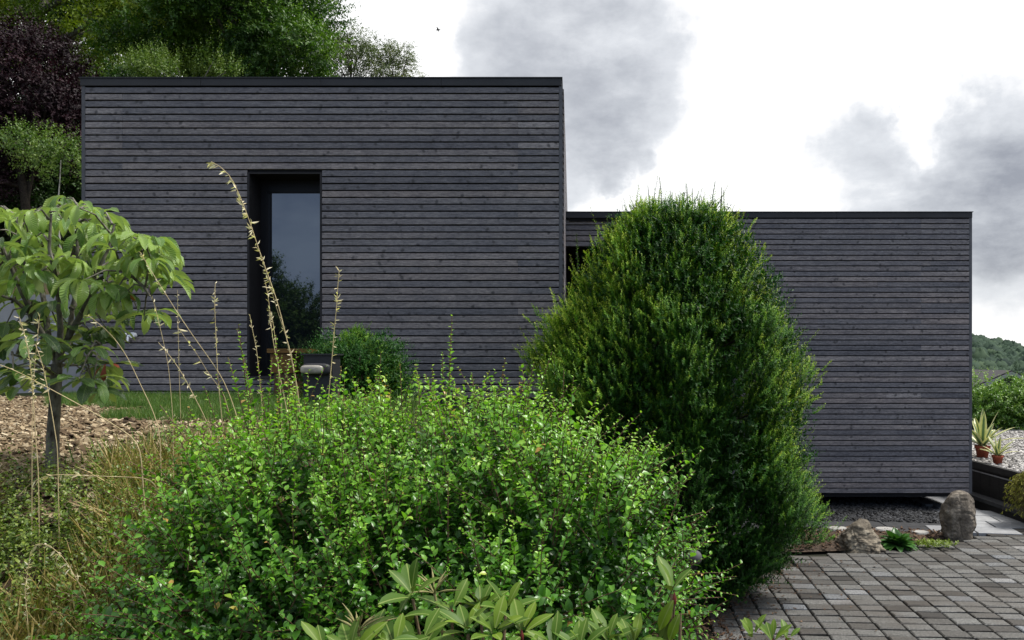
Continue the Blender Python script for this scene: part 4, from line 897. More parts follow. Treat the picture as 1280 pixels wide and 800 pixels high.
s = Soup(); p = at(132, 455, DT - .25)
for k in range(3):
    Y = nrm(np.array([R.normal(.3, .5), R.normal(0, .3), -.25])[None]); X = nrm(np.cross(Y, [[0, 0, 1.]])); s.add(leaflet(8, .36, .8, .3), p[None], X, Y, np.cross(X, Y), .085, .5)
s.build('withered_leaf', M['redleaf'], ch)

# ------------------------------------------------------------------ big glossy shrub
sh_base = at(520, 700, 3.0); sh_base[2] = ground_at(sh_base[0], sh_base[1])
sb = thing('glossy_shrub', 'wide bright green shrub of small glossy leaves across the foreground', 'shrub', sh_base)
s = Soup(); st = Soup()
BL = [(395, 662, 3.05, .50, .40, .5), (540, 634, 3.15, .55, .39, .5), (652, 628, 3.1, .40, .34, .45), (340, 668, 3.0, .37, .34, .42), (245, 775, 2.8, .28, .22, .36), (722, 697, 2.85, .38, .36, .38), (480, 740, 2.75, .6, .36, .4), (640, 750, 2.7, .5, .36, .4), (762, 758, 2.7, .25, .26, .32), (350, 760, 2.7, .5, .36, .4)]
cent = [(at(a, b_, c_), np.array([d_, f_, e_])) for a, b_, c_, d_, e_, f_ in BL]
for c, r in cent:
    n = int(820 * (r[0] * r[2]) / .21)
    pp, nn = ellip_points(c, r, n, .62, 1.02, -.75)
    # drop points deep inside other lobes
    deep = np.zeros(len(pp), bool)
    for c2, r2 in cent:
        if c2 is c: continue
        deep |= (((pp - c2) / (r2 * .72)) ** 2).sum(1) < 1
    pp, nn = pp[~deep], nn[~deep]; g_ = .6 * hnoise(pp, 6.5, 2.) + .4 * hnoise(pp, 14., 5.); ok = g_ > .40; pp, nn = pp[ok], nn[ok]; k = len(pp)
    dd = nrm(nn * .8 + np.array([0, -.15, .75]) + R.normal(0, .35, (k, 3)))
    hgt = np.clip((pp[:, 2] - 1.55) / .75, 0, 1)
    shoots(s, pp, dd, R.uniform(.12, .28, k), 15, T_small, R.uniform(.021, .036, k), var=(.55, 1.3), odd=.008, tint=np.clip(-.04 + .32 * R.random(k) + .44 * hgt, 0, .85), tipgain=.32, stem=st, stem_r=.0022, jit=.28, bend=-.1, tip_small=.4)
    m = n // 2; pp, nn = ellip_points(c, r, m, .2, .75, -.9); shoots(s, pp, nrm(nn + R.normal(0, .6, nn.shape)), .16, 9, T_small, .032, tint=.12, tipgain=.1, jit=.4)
# long leading shoots (base px -> tip px)
LEAD = [(318, 560, 298, 428, 3.1), (322, 570, 306, 446, 3.12), (332, 560, 340, 448, 3.15), (560, 560, 565, 416, 3.3), (556, 570, 553, 440, 3.3), (640, 570, 668, 462, 3.15), (295, 590, 255, 495, 3.), (285, 610, 225, 540, 2.95), (345, 560, 352, 434, 3.2), (360, 560, 371, 430, 3.25), (335, 550, 322, 452, 3.15), (365, 570, 358, 456, 3.2), (315, 560, 285, 440, 3.1), (320, 580, 262, 520, 3.), (290, 620, 200, 520, 2.95), (300, 640, 160, 590, 2.85), (650, 580, 712, 478, 3.1), (690, 600, 780, 530, 3.05), (740, 650, 800, 575, 2.95), (770, 690, 860, 610, 2.9), (480, 560, 520, 462, 3.25), (580, 560, 612, 470, 3.25), (330, 560, 296, 432, 3.1), (352, 560, 345, 440, 3.15), (340, 540, 364, 440, 3.2), (300, 560, 270, 470, 3.0), (470, 560, 476, 462, 3.2), (545, 560, 540, 455, 3.3), (560, 560, 563, 418, 3.3), (505, 560, 500, 470, 3.3), (600, 560, 590, 468, 3.3), (610, 560, 632, 462, 3.3), (650, 560, 690, 455, 3.1), (670, 580, 725, 470, 3.1), (690, 590, 760, 500, 3.05), (720, 620, 806, 560, 3.), (740, 640, 838, 590, 2.95), (760, 680, 880, 640, 2.9), (760, 720, 892, 665, 2.85), (700, 600, 705, 480, 3.1), (440, 560, 448, 480, 3.2), (390, 570, 380, 505, 3.1), (250, 640, 170, 560, 2.9), (260, 620, 215, 540, 3.), (240, 680, 130, 610, 2.85), (280, 600, 235, 505, 3.), (230, 720, 120, 660, 2.8), (630, 570, 655, 470, 3.2), (820, 720, 880, 735, 2.75), (840, 800, 893, 778, 2.7), (830, 790, 872, 715, 2.75), (850, 820, 884, 752, 2.7), (836, 770, 866, 700, 2.8), (850, 820, 900, 790, 2.6), (810, 740, 886, 770, 2.7), (575, 600, 580, 500, 3.), (520, 620, 520, 510, 2.9), (400, 640, 405, 530, 2.8), (450, 680, 455, 560, 2.7), (620, 640, 640, 540, 2.75), (330, 660, 320, 560, 2.75), (700, 680, 750, 580, 2.7), (560, 700, 560, 600, 2.55), (660, 720, 700, 630, 2.55), (370, 740, 365, 640, 2.55), (260, 760, 240, 680, 2.6), (780, 740, 830, 680, 2.6)]
for (x0, y0, x1, y1, d) in LEAD:
    a = at(x0, y0, d + .05); b_ = at(x1, y1 - R.uniform(0, 14), d + R.normal(0, .06)); L_ = np.linalg.norm(b_ - a); dv = (b_ - a) / L_
    bend = R.uniform(-.12, .12); n_ = int(L_ / .014)
    shoots(s, a[None], dv[None], L_, n_, T_small, R.uniform(.028, .036), var=(.5, 1.25), odd=.008, tint=R.uniform(.25, .6), tipgain=.42, stem=st, stem_r=.0038, bend=bend, jit=.2, tip_small=.3)
# woody stems
for q in range(26):
    c, r = cent[R.integers(0, len(cent))]; e = c + np.clip(R.normal(0, .4, 3), -.6, .45) * r; b0 = sh_base + np.array([R.normal(0, .35), R.normal(0, .15), -.05]); limb(st, b0, e, .011, .004, .05, 7, 5)
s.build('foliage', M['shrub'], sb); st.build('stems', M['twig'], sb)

# ------------------------------------------------------------------ rhododendrons
T_rh = leaf_T(.38, 6, .30, .22, lambda t: np.interp(t, [0, .15, .5, .75, .92, 1], [.12, .5, 1, .88, .45, .02]))
T_rhd = leaf_T(.40, 6, .28, .55, lambda t: np.interp(t, [0, .15, .5, .75, .92, 1], [.12, .5, 1, .88, .45, .02]))
def whorl(s, st, hub, axis, nleaf, size, up, tint, stem_to, bud=None):
    axis = nrm(np.array(axis, float)); A, B_ = perp(axis[None]); A, B_ = A[0], B_[0]
    for k in range(nleaf):
        a = k * 2.39996 + R.uniform(0, .5); inner = k / nleaf
        el = up + (inner - .5) * .7 + R.normal(0, .12); Y = nrm((A * math.cos(a) + B_ * math.sin(a)) * math.cos(el) + axis * math.sin(el))
        X = nrm(np.cross(Y, axis) + R.normal(0, .12, 3)); Z = np.cross(X, Y)
        sz = size * (1.05 - .45 * inner) * R.uniform(.7, 1.1)
        s.add(T_rh if el > .3 else T_rhd, (hub + axis * .02 * inner + Y * .012)[None], X[None], Y[None], Z[None], sz, np.clip(tint + .25 * inner + R.normal(0, .08), 0, 1))
    limb(st, stem_to, hub, .006, .004, .03, 6, 6)
def rhodo(label, base, spots, seedheads=()):
    b0 = np.array(base); t_ = thing('rhododendron', label, 'shrub', b0, 'rhododendrons at the front edge'); s = Soup(); st = Soup(); bds = []
    for (px, py, d, ax, nlf, size, up, tint) in spots:
        hub = at(px, py + 1, d); foot = b0 + np.array([(hub[0] - b0[0]) * .35, R.normal(0, .05), -.05]); whorl(s, st, hub, ax, max(2, nlf - 2), size, up, tint, foot)
        if R.random() < .4: bds.append(hub); bd = Soup(); bd.tube([hub - (0, 0, .012), hub + (0, 0, .002), hub + np.array([0, 0, .018])], [.005, .006, .001], 7); bd.build('bud', M['redbud'], t_)
    s.build('leaves', M['rhodo'], t_); st.build('stem', M['rhodostem'], t_)
    for (px, py, d) in seedheads:
        hub = at(px, py, d); q = Soup()
        for k in range(11):
            a = k * 2.4; el = R.uniform(.35, 1.3); v = np.array([math.cos(a) * math.cos(el), math.sin(a) * math.cos(el) * .8, math.sin(el)]); L_ = R.uniform(.05, .085); t = np.linspace(0, 1, 8)
            pts = hub + np.outer(t * L_, v) + np.outer(.35 * L_ * t ** 2, [v[0] * 1.2, v[1], -.4])
            q.tube(pts, [.0016, .0015, .0016, .0026, .0032, .0026, .0012, .0007], 5)
        limb(q, b0 + np.array([(hub[0] - b0[0]) * .35, 0, 0]), hub, .005, .004, .02, 5, 5); q.build('seed_head', M['seedpod'], t_)
up = (0, -.15, 1)
S1 = [(516, 748, 2.05, (-.05, -.3, 1), 8, .105, 1.0, .35), (500, 775, 2.0, (-.2, -.4, 1), 9, .11, .15, .3), (565, 768, 2.1, (.1, -.3, 1), 9, .105, .5, .3), (600, 766, 2.15, (.1, -.2, 1), 9, .10, .9, .35), (632, 768, 2.1, (.2, -.2, 1), 9, .11, .85, .35), (585, 792, 1.95, (0, -.3, 1), 10, .10, .75, .45), (617, 796, 1.95, (.1, -.3, 1), 10, .10, .8, .4), (652, 795, 1.95, (.2, -.3, 1), 9, .095, .7, .4), (530, 805, 1.9, (-.1, -.4, 1), 10, .11, .4, .4), (470, 800, 1.95, (-.3, -.3, 1), 9, .10, .3, .35), (495, 815, 1.9, (0, -.4, 1), 9, .10, .5, .45), (440, 822, 1.9, (-.1, -.3, 1), 8, .10, .8, .5), (405, 815, 1.95, (-.1, -.3, 1), 7, .09, .9, .45), (690, 815, 1.9, (.1, -.3, 1), 9, .10, .8, .4), (725, 818, 1.9, (0, -.3, 1), 9, .10, .8, .45), (760, 806, 2.0, (.1, -.2, 1), 9, .10, .9, .4), (790, 812, 2.0, (.2, -.2, 1), 9, .10, .8, .45), (745, 800, 2.1, (-.1, -.2, 1), 8, .10, .9, .35)]
b = at(580, 800, 2.05); b[2] = ground_at(b[0], b[1]); rhodo('broad low rhododendron with pale green leaf whorls and dry seed heads at the bottom edge', b, S1, [(448, 790, 1.95), (543, 742, 2.1)])
b = at(838, 800, 2.1); b[2] = ground_at(b[0], b[1])
rhodo('single tall rhododendron stem with one upright leaf whorl right of the others', b, [(840, 742, 2.05, (.05, -.2, 1), 6, .10, .85, .45), (843, 748, 2.05, (.2, -.3, .8), 4, .115, -.7, .55), (850, 765, 2.04, (.3, -.2, .8), 2, .12, -.9, .6)])
b = at(965, 800, 2.1); b[2] = ground_at(b[0], b[1])
rhodo('small rhododendron whorls against the paving at the bottom right', b, [(966, 806, 2.1, (.0, -.2, 1), 8, .075, .95, .5), (983, 803, 2.15, (.3, -.2, 1), 6, .06, .9, .55), (942, 800, 2.1, (-.2, -.2, 1), 6, .065, .9, .55)])

# ------------------------------------------------------------------ dry grass stalks
def smooth_path(pts, n=26):
    pts = np.asarray(pts, float); t = np.concatenate([[0], np.cumsum(np.linalg.norm(np.diff(pts, axis=0), axis=1))]); t /= t[-1]; u_ = np.linspace(0, 1, n)
    p = np.stack([np.interp(u_, t, pts[:, k]) for k in range(3)], -1)
    for _ in range(3): p[1:-1] = .25 * p[:-2] + .5 * p[1:-1] + .25 * p[2:]
    return p
def stalk(label, pts, d, head=.3, dens=34, r=.0026, spike=.022, droop=.5, d2=None):
    P = [at(px, py, d + (0 if d2 is None else (d2 - d) * k / (len(pts) - 1))) for k, (px, py) in enumerate(pts)]     # tip first
    b0 = P[-1]; gz = ground_at(b0[0], b0[1])
    if b0[2] > gz + .03: P.append(np.array([b0[0] + (P[-1] - P[-2])[0] * .3, b0[1], gz - .02]))
    path = smooth_path(P, 34); base = path[-1]
    t_ = thing('dry_grass_stalk', label, 'grass stalk', base, 'dry straw-coloured grass stalks')
    s = Soup(); s.tube(path, np.linspace(r * .45, r, len(path)), 5); s.build('stem', M['straw'], t_)
    q = Soup(); k = int(dens); u_ = R.uniform(0, head, k) ** 1.05; idx = u_ * (len(path) - 1); i0 = idx.astype(int); fr = (idx - i0)[:, None]; pos = path[i0] * (1 - fr) + path[np.minimum(i0 + 1, len(path) - 1)] * fr
    tg = nrm(path[np.maximum(i0 - 1, 0)] - path[np.minimum(i0 + 1, len(path) - 1)]); Y = nrm(tg * .8 + R.normal(0, .42, (k, 3)) + np.array([0, 0, -droop])); X = nrm(np.cross(Y, R.normal(0, 1, (k, 3)))); Z = np.cross(X, Y)
    q.add(leaf_T(.24, 3, .5, .15), pos, X, Y, Z, spike * R.uniform(.6, 1.3, k), R.uniform(0, 1, k)); q.build('seed_head', M['seed'], t_)
stalk('tallest dry grass stalk arching left across the window with a nodding seed head', [(264, 202), (276, 203), (287, 213), (297, 238), (311, 272), (324, 314), (347, 376), (360, 430), (374, 492)], 3.5, .42, 80, .0032, .030, .7)
stalk('dry stalk running close beside the tallest one in front of the window', [(327, 322), (336, 350), (344, 380), (354, 410), (364, 440), (372, 494)], 3.5, .5, 40, .0026, .022)
stalk('dry stalk with a hooked tip low in front of the window', [(338, 405), (334, 386), (337, 380), (341, 400), (346, 440), (352, 500)], 3.45, .2, 10)
stalk('thin dry stalk in front of the ochre box', [(331, 350), (336, 372), (340, 420), (350, 470), (360, 520)], 3.55, .3, 16)
stalk('upright dry stalk crossing the black lamp post', [(424, 338), (422, 358), (421, 385), (418, 410), (415, 450), (411, 490), (409, 530)], 3.4, .42, 46, .0030, .022)
stalk('straight dry stalk with a narrow head left of the window', [(269, 354), (268, 380), (270, 420), (272, 470), (278, 530), (282, 570)], 3.4, .30, 34, .0026, .018)
stalk('short dry stalk at the left window edge', [(312, 393), (316, 415), (321, 436), (324, 470), (328, 510)], 3.45, .45, 34, .0022, .016)
stalk('long dry stalk slanting from the chestnut leaves down to the right', [(176, 316), (188, 338), (200, 356), (218, 385), (237, 414), (258, 443), (280, 474), (300, 530)], 3.4, .18, 16, .0026, .02)
stalk('curved dry stalk arching out of the chestnut toward the grass', [(110, 394), (130, 409), (148, 428), (164, 455), (176, 482), (190, 510), (200, 540)], 3.5, .1, 6)
stalk('dry stalk with a one-sided head low before the boards', [(198, 428), (212, 444), (225, 462), (240, 490), (258, 525), (272, 570)], 3.4, .35, 24, .0028, .022)
stalk('faint upright dry stalk against the boards', [(222, 362), (222, 390), (223, 424), (224, 470), (226, 520)], 3.6, .35, 22, .0016, .014)
stalk('leaning dry stalk below the drooping leaf', [(190, 370), (197, 396), (205, 430), (211, 460), (216, 520)], 3.6, .2, 10, .002)
stalk('dry stalk with several short side spikes in mid slope', [(222, 408), (232, 424), (246, 441), (262, 470), (280, 490), (292, 540)], 3.5, .4, 14, .0018, .03)
stalk('dry stalk with a full pale head left of the chestnut trunk', [(24, 396), (29, 412), (34, 430), (38, 456), (41, 490), (44, 540), (48, 590)], 3.3, .38, 60, .0026, .022)
stalk('second dry stalk crossing the chestnut trunk', [(44, 430), (52, 450), (58, 478), (64, 510), (72, 560)], 3.3, .2, 14)
stalk('thin dry stalk with drooping husks nearest the trunk', [(50, 392), (48, 410), (46, 430), (43, 460), (41, 500), (40, 560)], 3.35, .4, 20, .0018, .026)
stalk('long pale stalk lying diagonally across the wood chips', [(-6, 454), (14, 460), (40, 474), (70, 490), (105, 509), (135, 526), (175, 552)], 3.2, .22, 34, .003, .026)
stalk('dry stalk bent flat across the foot of the chestnut', [(30, 612), (46, 597), (70, 592), (110, 595), (150, 596), (196, 598)], 3.0, .3, 26, .0024, .028)
stalk('low arching dry stalk with husks in the bottom left weeds', [(42, 682), (52, 678), (66, 684), (82, 700), (98, 728), (110, 750)], 2.8, .45, 22, .002, .026)
stalk('pale dry head standing in the bottom left corner weeds', [(38, 690), (35, 712), (31, 735), (34, 770), (36, 800)], 2.7, .5, 44, .002, .017)

# ------------------------------------------------------------------ ground cover: chips, grass, meadow, weeds
n = 44000; d = 3.5 + 6.3 * R.random(n) ** 1.3; px = R.uniform(-120, 330, n); x = (px - VX) / F * d; y = d
ok = hnoise(np.stack([x, y, 0 * x], -1), 1.1, 3.) + .32 * (px < 120) + .25 * (d < 6.) - .25 * ((px > 110) & (d > 6.2)) > .30
x, y = x[ok], y[ok]
tag(chips(x, y, ground_z(x, y) + R.uniform(0, .03, len(x)), .055, .5).build('wood_chips', M['chips'], smooth=False), 'pale brown wood chip mulch around the chestnut trunk', 'wood chips', kind='stuff')
def blades(n, d0, d1, p0, p1, h, tint, mask=None, mat='grass', name='lawn_grass', label='', cat='grass', tilt=.35):
    d = R.uniform(d0, d1, n); px = R.uniform(p0, p1, n); x = (px - VX) / F * d; y = d
    if mask is not None: ok = mask(x, y, px); x, y = x[ok], y[ok]
    k = len(x); Y = nrm(np.stack([R.normal(0, tilt, k), R.normal(0, tilt, k), np.ones(k)], -1)); X = nrm(np.cross(Y, R.normal(0, 1, (k, 3)))); Z = np.cross(X, Y); s = Soup()
    s.add(T_blade, np.stack([x, y, ground_z(x, y) - .005], -1), X, Y, Z, h * R.uniform(.5, 1.3, k), np.clip(R.normal(tint, .22, k), 0, 1))
    tag(s.build(name, M[mat], smooth=False), label, cat, kind='stuff')
blades(60000, 6.0, 10.15, 60, 420, .10, .32, lambda x, y, px: hnoise(np.stack([x, y, 0 * x], -1), 1.3, 8.) + .5 * sst(6.4, 8.5, y) + .2 * (px > 190) > .55, label='short green grass strip along the foot of the boards')
blades(5000, 11.9, 13.4, -120, 200, .12, .4, None, name='terrace_grass', label='green grass on the terrace between the two pale walls')
blades(15000, 2.3, 4.3, -130, 330, .19, .6, lambda x, y, px: hnoise(np.stack([x, y, 0 * x], -1), 2.3, 1.) - .36 * sst(3.2, 3.8, y) > .38, 'meadow', 'meadow_grass', 'tangled dry and green grass on the slope at the bottom left', tilt=.6)
n = 2200; d = R.uniform(2.3, 3.85, n); px = R.uniform(-120, 330, n); x = (px - VX) / F * d; y = d; ok = hnoise(np.stack([x, y, 0 * x], -1), 2.9, 4.) - .12 * sst(3.3, 3.8, y) > .36; x, y = x[ok], y[ok]; k = len(x)
s = Soup(); P = np.stack([x, y, ground_z(x, y)], -1); D = np.array([0, -.15, 1.]) + R.normal(0, .4, (k, 3)); shoots(s, P, D, R.uniform(.10, .34, k), 14, T_small, R.uniform(.014, .028, k), tint=R.uniform(.1, .8, k), tipgain=.25, jit=.35)
tag(s.build('weeds', M['weed']), 'low leafy weeds among dry grass at the bottom left', 'weeds', kind='stuff')
n = 1500; d = R.uniform(5.5, 8.4, n); px = R.uniform(820, 960, n); x = (px - VX) / F * d; ok = (x < 1.45) & (x > .3); x, y = x[ok], d[ok]
tag(chips(x, y, ground_z(x, y) + .05 + R.uniform(0, .02, len(x)), .04, .6, 0, .5).build('leaf_litter', M['bark_mulch'], smooth=False), 'dark leaf litter under the yew beside the paving', 'leaf litter', kind='stuff')
n = 60000; x = R.uniform(-9.5, 1.4, n); y = R.uniform(1.2, 13.2, n); gzv = ground_z(x, y); pxv = VX + x / y * F
ok = (((x > -2.6) & (gzv > .02) & (gzv < 1.99) & (y > 4.0) & (y < 10.4)) | ((pxv < -130) & (y < 11.4)) | ((x > -2.4) & (x < -.2) & (y > 4.5) & (y < 10.1)) | ((x > .1) & (y > 10.2) & (gzv > .0))) & (hnoise(np.stack([x, y, 0 * x], -1), 1.7, 6.) > .30) & ~((x > LX0) & (x < LX1) & (y > DL - .06))
x, y = x[ok], y[ok]; k = len(x); Y = nrm(np.stack([R.normal(0, .4, k), R.normal(0, .4, k), np.ones(k)], -1)); X = nrm(np.cross(Y, R.normal(0, 1, (k, 3)))); q = Soup()
q.add(T_blade, np.stack([x, y, ground_z(x, y) - .005], -1), X, Y, np.cross(X, Y), .15 * R.uniform(.5, 1.4, k), np.clip(R.normal(.35, .22, k), 0, 1)); tag(q.build('bank_grass', M['grass'], smooth=False), 'rough green grass on the bank between the shrub and the house', 'grass', kind='stuff')
n = 900; d = 7.0 + R.random(n) ** 1.3 * 3.0; x = wpx(960, 720)[0] - .75 + (d - 8.3) * .55 + R.exponential(.35, n); ok = inside(DRIVE, x, d); x, y = x[ok], d[ok]
tag(chips(x, y, np.full(len(x), .006), .024, .3, 0, .8).build('fallen_needles', M['bark_mulch'], smooth=False), 'scattered brown plant debris on the paving beside the yew', 'leaf litter', kind='stuff')

# ------------------------------------------------------------------ lamp post, ochre box, stone, weeping shrub, bird
DPOST = 7.8; p0 = at(378, 442, DPOST); p1 = at(417, 442, DPOST); zt = p0[2]; zb = ground_at(p0[0], DPOST) - .05
lp = thing('lamp_post', 'square black post with an oval bulkhead lamp before the window', 'lamp post', ((p0[0] + p1[0]) / 2, DPOST + .12, zb))
s = Soup(); s.box((p0[0] + .012, DPOST, zb), (p1[0] - .01, DPOST + .26, zt - .016)); s.build('body', M['post'], lp, smooth=False)
s = Soup(); s.box((p0[0] - .012, DPOST - .02, zt - .0155), (p1[0] + .012, DPOST + .29, zt)); s.build('cap', M['post'], lp, smooth=False)
def oval(cx_, cz_, hw, hh, y0, y1, inset):
    a = np.arange(28) / 28 * 2 * PI; ex = .55; X_ = np.sign(np.cos(a)) * np.abs(np.cos(a)) ** ex; Z_ = np.sign(np.sin(a)) * np.abs(np.sin(a)) ** ex
    V = []
    for (k, y) in ((1, y0), (1, y1), (inset, y1 - .012), (inset * .6, y1 - .02), (.02, y1 - .022)): V.append(np.stack([cx_ + hw * k * X_, np.full(28, y), cz_ + hh * k * Z_], -1))
    return np.concatenate(V), [(r_ * 28 + q, r_ * 28 + (q + 1) % 28, r_ * 28 + 28 + (q + 1) % 28, r_ * 28 + 28 + q) for r_ in range(4) for q in range(28)]
c = at(394, 461.5, DPOST); s = Soup(); v, f = oval(c[0] + .02, c[2], .135, .058, DPOST - .001, DPOST - .05, .9); s.raw(v, f); s.build('bezel', M['post'], lp)
s = Soup(); v, f = oval(c[0] - .008, c[2] - .002, .108, .042, DPOST - .05, DPOST - .085, .86); s.raw(v, f); s.build('lamp_lens', M['lens'], lp)
a = at(338, 438, 9.3); b = at(366, 476, 9.3); wb = thing('wooden_box', 'ochre-brown wooden box with a long lid board standing below the tall window', 'box', ((a[0] + b[0]) / 2, 9.5, 2.))
zg = ground_at(a[0], 9.5)
s = Soup(); s.box((a[0], 9.3, at(0, 466, 9.3)[2]), (b[0], 9.72, a[2] - .03)); s.build('panel', M['ochre'], wb, smooth=False)
s = Soup(); s.box((a[0] - .03, 9.27, a[2] - .028), (at(388, 0, 9.3)[0], 9.76, a[2] + .02)); s.build('lid', M['ochre'], wb, smooth=False)
s = Soup(); s.box((a[0] + .03, 9.33, zg - .03), (b[0] - .02, 9.70, at(0, 466, 9.3)[2] - .002)); s.build('base', M['brownwood'], wb, smooth=False)
c = at(868, 697, 5.2); zb = ground_at(c[0], c[1])
gs = thing('garden_ornament', 'small grey ball ornament on a thin dark stake between the glossy shrub and the yew', 'ornament', (c[0], c[1], zb))
s = Soup(); s.rev([(.012, zb - c[2] - .03), (.012, -.08), (.025, -.06)], c, 12); s.build('stake', M['post'], gs)
s = Soup(); a = np.linspace(-PI / 2, PI / 2, 12); s.rev(np.stack([.05 * np.cos(a), .05 * np.sin(a)], -1), c, 20); s.build('ball', M['grey_stone'], gs)
c = at(1290, 600, 12.0); ws = thing('weeping_shrub', 'golden weeping shrub spilling over the wall at the right edge', 'shrub', (c[0], c[1], 0)); s = Soup(); st = Soup()
for q in range(230):
    a = R.uniform(0, 2 * PI); L_ = R.uniform(.35, .75); hd_ = np.array([math.cos(a), math.sin(a), 0]); t = np.linspace(0, 1, 12); rr = R.uniform(.1, .34)
    top = c + np.array([0, 0, .02]) + R.normal(0, .05, 3); pts = top + np.outer(rr * np.sin(t * PI / 2), hd_) + np.outer(.12 * np.sin(t * PI * .7) - L_ * t ** 2, [0, 0, 1])
    st.tube(pts[::2], .0022, 3); k = 26; ii = R.integers(1, 11, k); pos = pts[ii] + R.normal(0, .012, (k, 3)); Y = nrm(np.array([0, 0, -1.]) + hd_ * .4 + R.normal(0, .4, (k, 3))); X = nrm(np.cross(Y, R.normal(0, 1, (k, 3)))); s.add(T_needle, pos, X, Y, np.cross(X, Y), .045, R.uniform(.1, 1, k))
s.build('foliage', M['weeping'], ws); st.tube([(c[0], c[1], -.1), c], [.03, .015], 6); st.build('stems', M['twig'], ws)
c = at(547.5, 37.5, 60); bd = thing('bird', 'tiny dark bird high in the white sky', 'bird', c); s = Soup(); s.tube([c - (.16, 0, .0), c - (.08, 0, 0), c + (.06, 0, .01), c + (.15, 0, .03), c + (.19, 0, .03)], [.01, .045, .05, .03, .005], 8); s.build('body', M['bird'], bd)
for sg in (-1, 1):
    s = Soup(); s.raw([c + (-.06, 0, .01), c + (.08, 0, .01), c + (.03, sg * .2, .09), c + (-.06, sg * .18, .09), c + (-.02, sg * .42, .05), c + (-.06, sg * .42, .05)], [(0, 1, 2, 3), (3, 2, 4, 5)]); s.build('wing', M['bird'], bd)

# ------------------------------------------------------------------ sky, sun, camera
SUN_EL, SUN_AZ = math.radians(60), math.radians(82)      # azimuth clockwise from +Y (away from the viewer)
w = bpy.data.worlds.new('World'); scene.world = w; w.use_nodes = True; nt = w.node_tree; nt.nodes.clear()
out = nt.nodes.new('ShaderNodeOutputWorld')
sky = nt.nodes.new('ShaderNodeTexSky'); sky.sky_type = 'NISHITA'; sky.sun_disc = False; sky.sun_elevation = SUN_EL; sky.sun_rotation = SUN_AZ; sky.air_density = 1.2; sky.dust_density = 1.
bg1 = nt.nodes.new('ShaderNodeBackground'); bg1.inputs['Strength'].default_value = .10; nt.links.new(sky.outputs[0], bg1.inputs['Color'])
tc = nt.nodes.new('ShaderNodeTexCoord'); gen = tc.outputs['Generated']
def dotblob(px, py, width, amp):
    d = nrm(at(px, py, 1.) - np.array([0, 0, CZ])); n = nt.nodes.new('ShaderNodeVectorMath'); n.operation = 'DOT_PRODUCT'; nt.links.new(warp, n.inputs[0]); n.inputs[1].default_value = tuple(d)
    m = nt.nodes.new('ShaderNodeMapRange'); m.interpolation_type = 'SMOOTHSTEP'; m.inputs['From Min'].default_value = math.cos(math.atan(width / F)); m.inputs['From Max'].default_value = 1.; m.inputs['To Max'].default_value = amp; nt.links.new(n.outputs['Value'], m.inputs['Value']); return m.outputs[0]
nz = nt.nodes.new('ShaderNodeTexNoise'); nz.inputs['Scale'].default_value = 5.; nz.inputs['Detail'].default_value = 7; nz.inputs['Roughness'].default_value = .55; nt.links.new(gen, nz.inputs['Vector'])
vm = nt.nodes.new('ShaderNodeVectorMath'); vm.operation = 'SUBTRACT'; nt.links.new(nz.outputs['Color'], vm.inputs[0]); vm.inputs[1].default_value = (.5, .5, .5)
vs = nt.nodes.new('ShaderNodeVectorMath'); vs.operation = 'SCALE'; nt.links.new(vm.outputs[0], vs.inputs[0]); vs.inputs['Scale'].default_value = .30
va = nt.nodes.new('ShaderNodeVectorMath'); va.operation = 'ADD'; nt.links.new(gen, va.inputs[0]); nt.links.new(vs.outputs[0], va.inputs[1])
vn = nt.nodes.new('ShaderNodeVectorMath'); vn.operation = 'NORMALIZE'; nt.links.new(va.outputs[0], vn.inputs[0]); warp = vn.outputs[0]
acc = None
for args in [(760, 30, 150, .42), (690, 110, 140, .40), (790, 50, 100, .32), (720, 190, 100, .48), (640, 60, 100, .2), (775, 210, 50, .3), (775, 205, 50, .3), (1310, 205, 140, .95), (1250, 245, 120, .8), (1095, 255, 90, .6), (1180, 255, 90, .6), (1260, 345, 80, .22), (1390, 240, 150, .8), (580, 10, 50, .25), (1300, 400, 90, .15)]:
    b_ = dotblob(*args); acc = b_ if acc is None else mathn(nt, 'ADD', acc, b_)
nz2 = nt.nodes.new('ShaderNodeTexNoise'); nz2.inputs['Scale'].default_value = 7.; nz2.inputs['Detail'].default_value = 9; nz2.inputs['Roughness'].default_value = .62; smap = nt.nodes.new('ShaderNodeMapping'); smap.inputs['Scale'].default_value = (1, 1, 2.0); nt.links.new(gen, smap.inputs[0]); nt.links.new(smap.outputs[0], nz2.inputs['Vector'])
nzr = nt.nodes.new('ShaderNodeMapRange'); nzr.inputs['From Min'].default_value = .3; nzr.inputs['From Max'].default_value = .7; nzr.inputs['To Min'].default_value = .25; nzr.inputs['To Max'].default_value = 1.1; nt.links.new(nz2.outputs['Fac'], nzr.inputs['Value'])
soft = mathn(nt, 'DIVIDE', acc, mathn(nt, 'ADD', acc, .75))
fac = mathn(nt, 'MULTIPLY', mathn(nt, 'MULTIPLY', soft, 1.35), nzr.outputs[0])
front = ramp(nt, [(0, (1.08, 1.08, 1.08)), (.12, (.93, .93, .94)), (.3, (.70, .72, .755)), (.6, (.50, .52, .56)), (1, (.30, .315, .36))], fac).outputs[0]
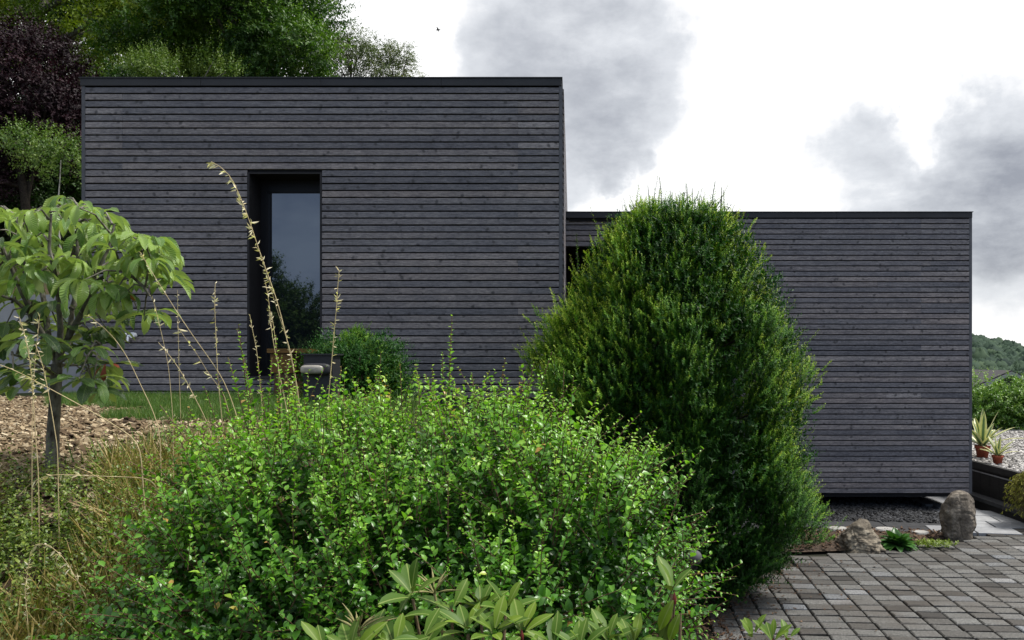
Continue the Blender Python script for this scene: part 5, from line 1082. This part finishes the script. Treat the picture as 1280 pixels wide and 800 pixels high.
# away from the bright part of the sky the cloud deck is duller and bluer
sep = nt.nodes.new('ShaderNodeSeparateXYZ'); nt.links.new(gen, sep.inputs[0])
bf = nt.nodes.new('ShaderNodeMapRange'); bf.interpolation_type = 'SMOOTHSTEP'; bf.inputs['From Min'].default_value = -.45; bf.inputs['From Max'].default_value = -.9; nt.links.new(sep.outputs[1], bf.inputs['Value'])
backc = ramp(nt, [(.35, (.20, .35, .68)), (.65, (.45, .65, 1.0))], nz2.outputs['Fac']).outputs[0]
cloud = mixcol(nt, mathn(nt, 'MULTIPLY', bf.outputs[0], .85), front, backc)
bg2 = nt.nodes.new('ShaderNodeBackground'); bg2.inputs['Strength'].default_value = 1.0; nt.links.new(cloud, bg2.inputs['Color'])
mx = nt.nodes.new('ShaderNodeMixShader'); mx.inputs[0].default_value = .94; nt.links.new(bg1.outputs[0], mx.inputs[1]); nt.links.new(bg2.outputs[0], mx.inputs[2]); nt.links.new(mx.outputs[0], out.inputs['Surface'])

sl_ = bpy.data.lights.new('sun', 'SUN'); sl_.energy = 4.8; sl_.angle = math.radians(11); sl_.color = (1, .96, .9)
so = bpy.data.objects.new('sun', sl_); COL.objects.link(so)
from mathutils import Vector
sd = Vector((math.sin(SUN_AZ) * math.cos(SUN_EL), math.cos(SUN_AZ) * math.cos(SUN_EL), math.sin(SUN_EL))); so.rotation_euler = sd.to_track_quat('Z', 'Y').to_euler(); so.location = sd * 50

cam = bpy.data.cameras.new('camera'); co = bpy.data.objects.new('camera', cam); COL.objects.link(co); scene.camera = co
co.location = (0, 0, CZ); co.rotation_euler = (PI / 2, 0, 0); cam.sensor_width = 36; cam.lens = F / 1280 * 36; cam.shift_x = -(VX - 640) / 1280; cam.shift_y = (HY - 400) / 1280; cam.clip_start = .05; cam.clip_end = 4000
vs_ = scene.view_settings; vs_.view_transform = 'Standard'; vs_.look = 'None'; vs_.exposure = .22; vs_.gamma = 1; vs_.use_curve_mapping = False
scene.cycles.use_denoising = True; scene.cycles.max_bounces = 6; scene.cycles.diffuse_bounces = 3; scene.cycles.transmission_bounces = 4
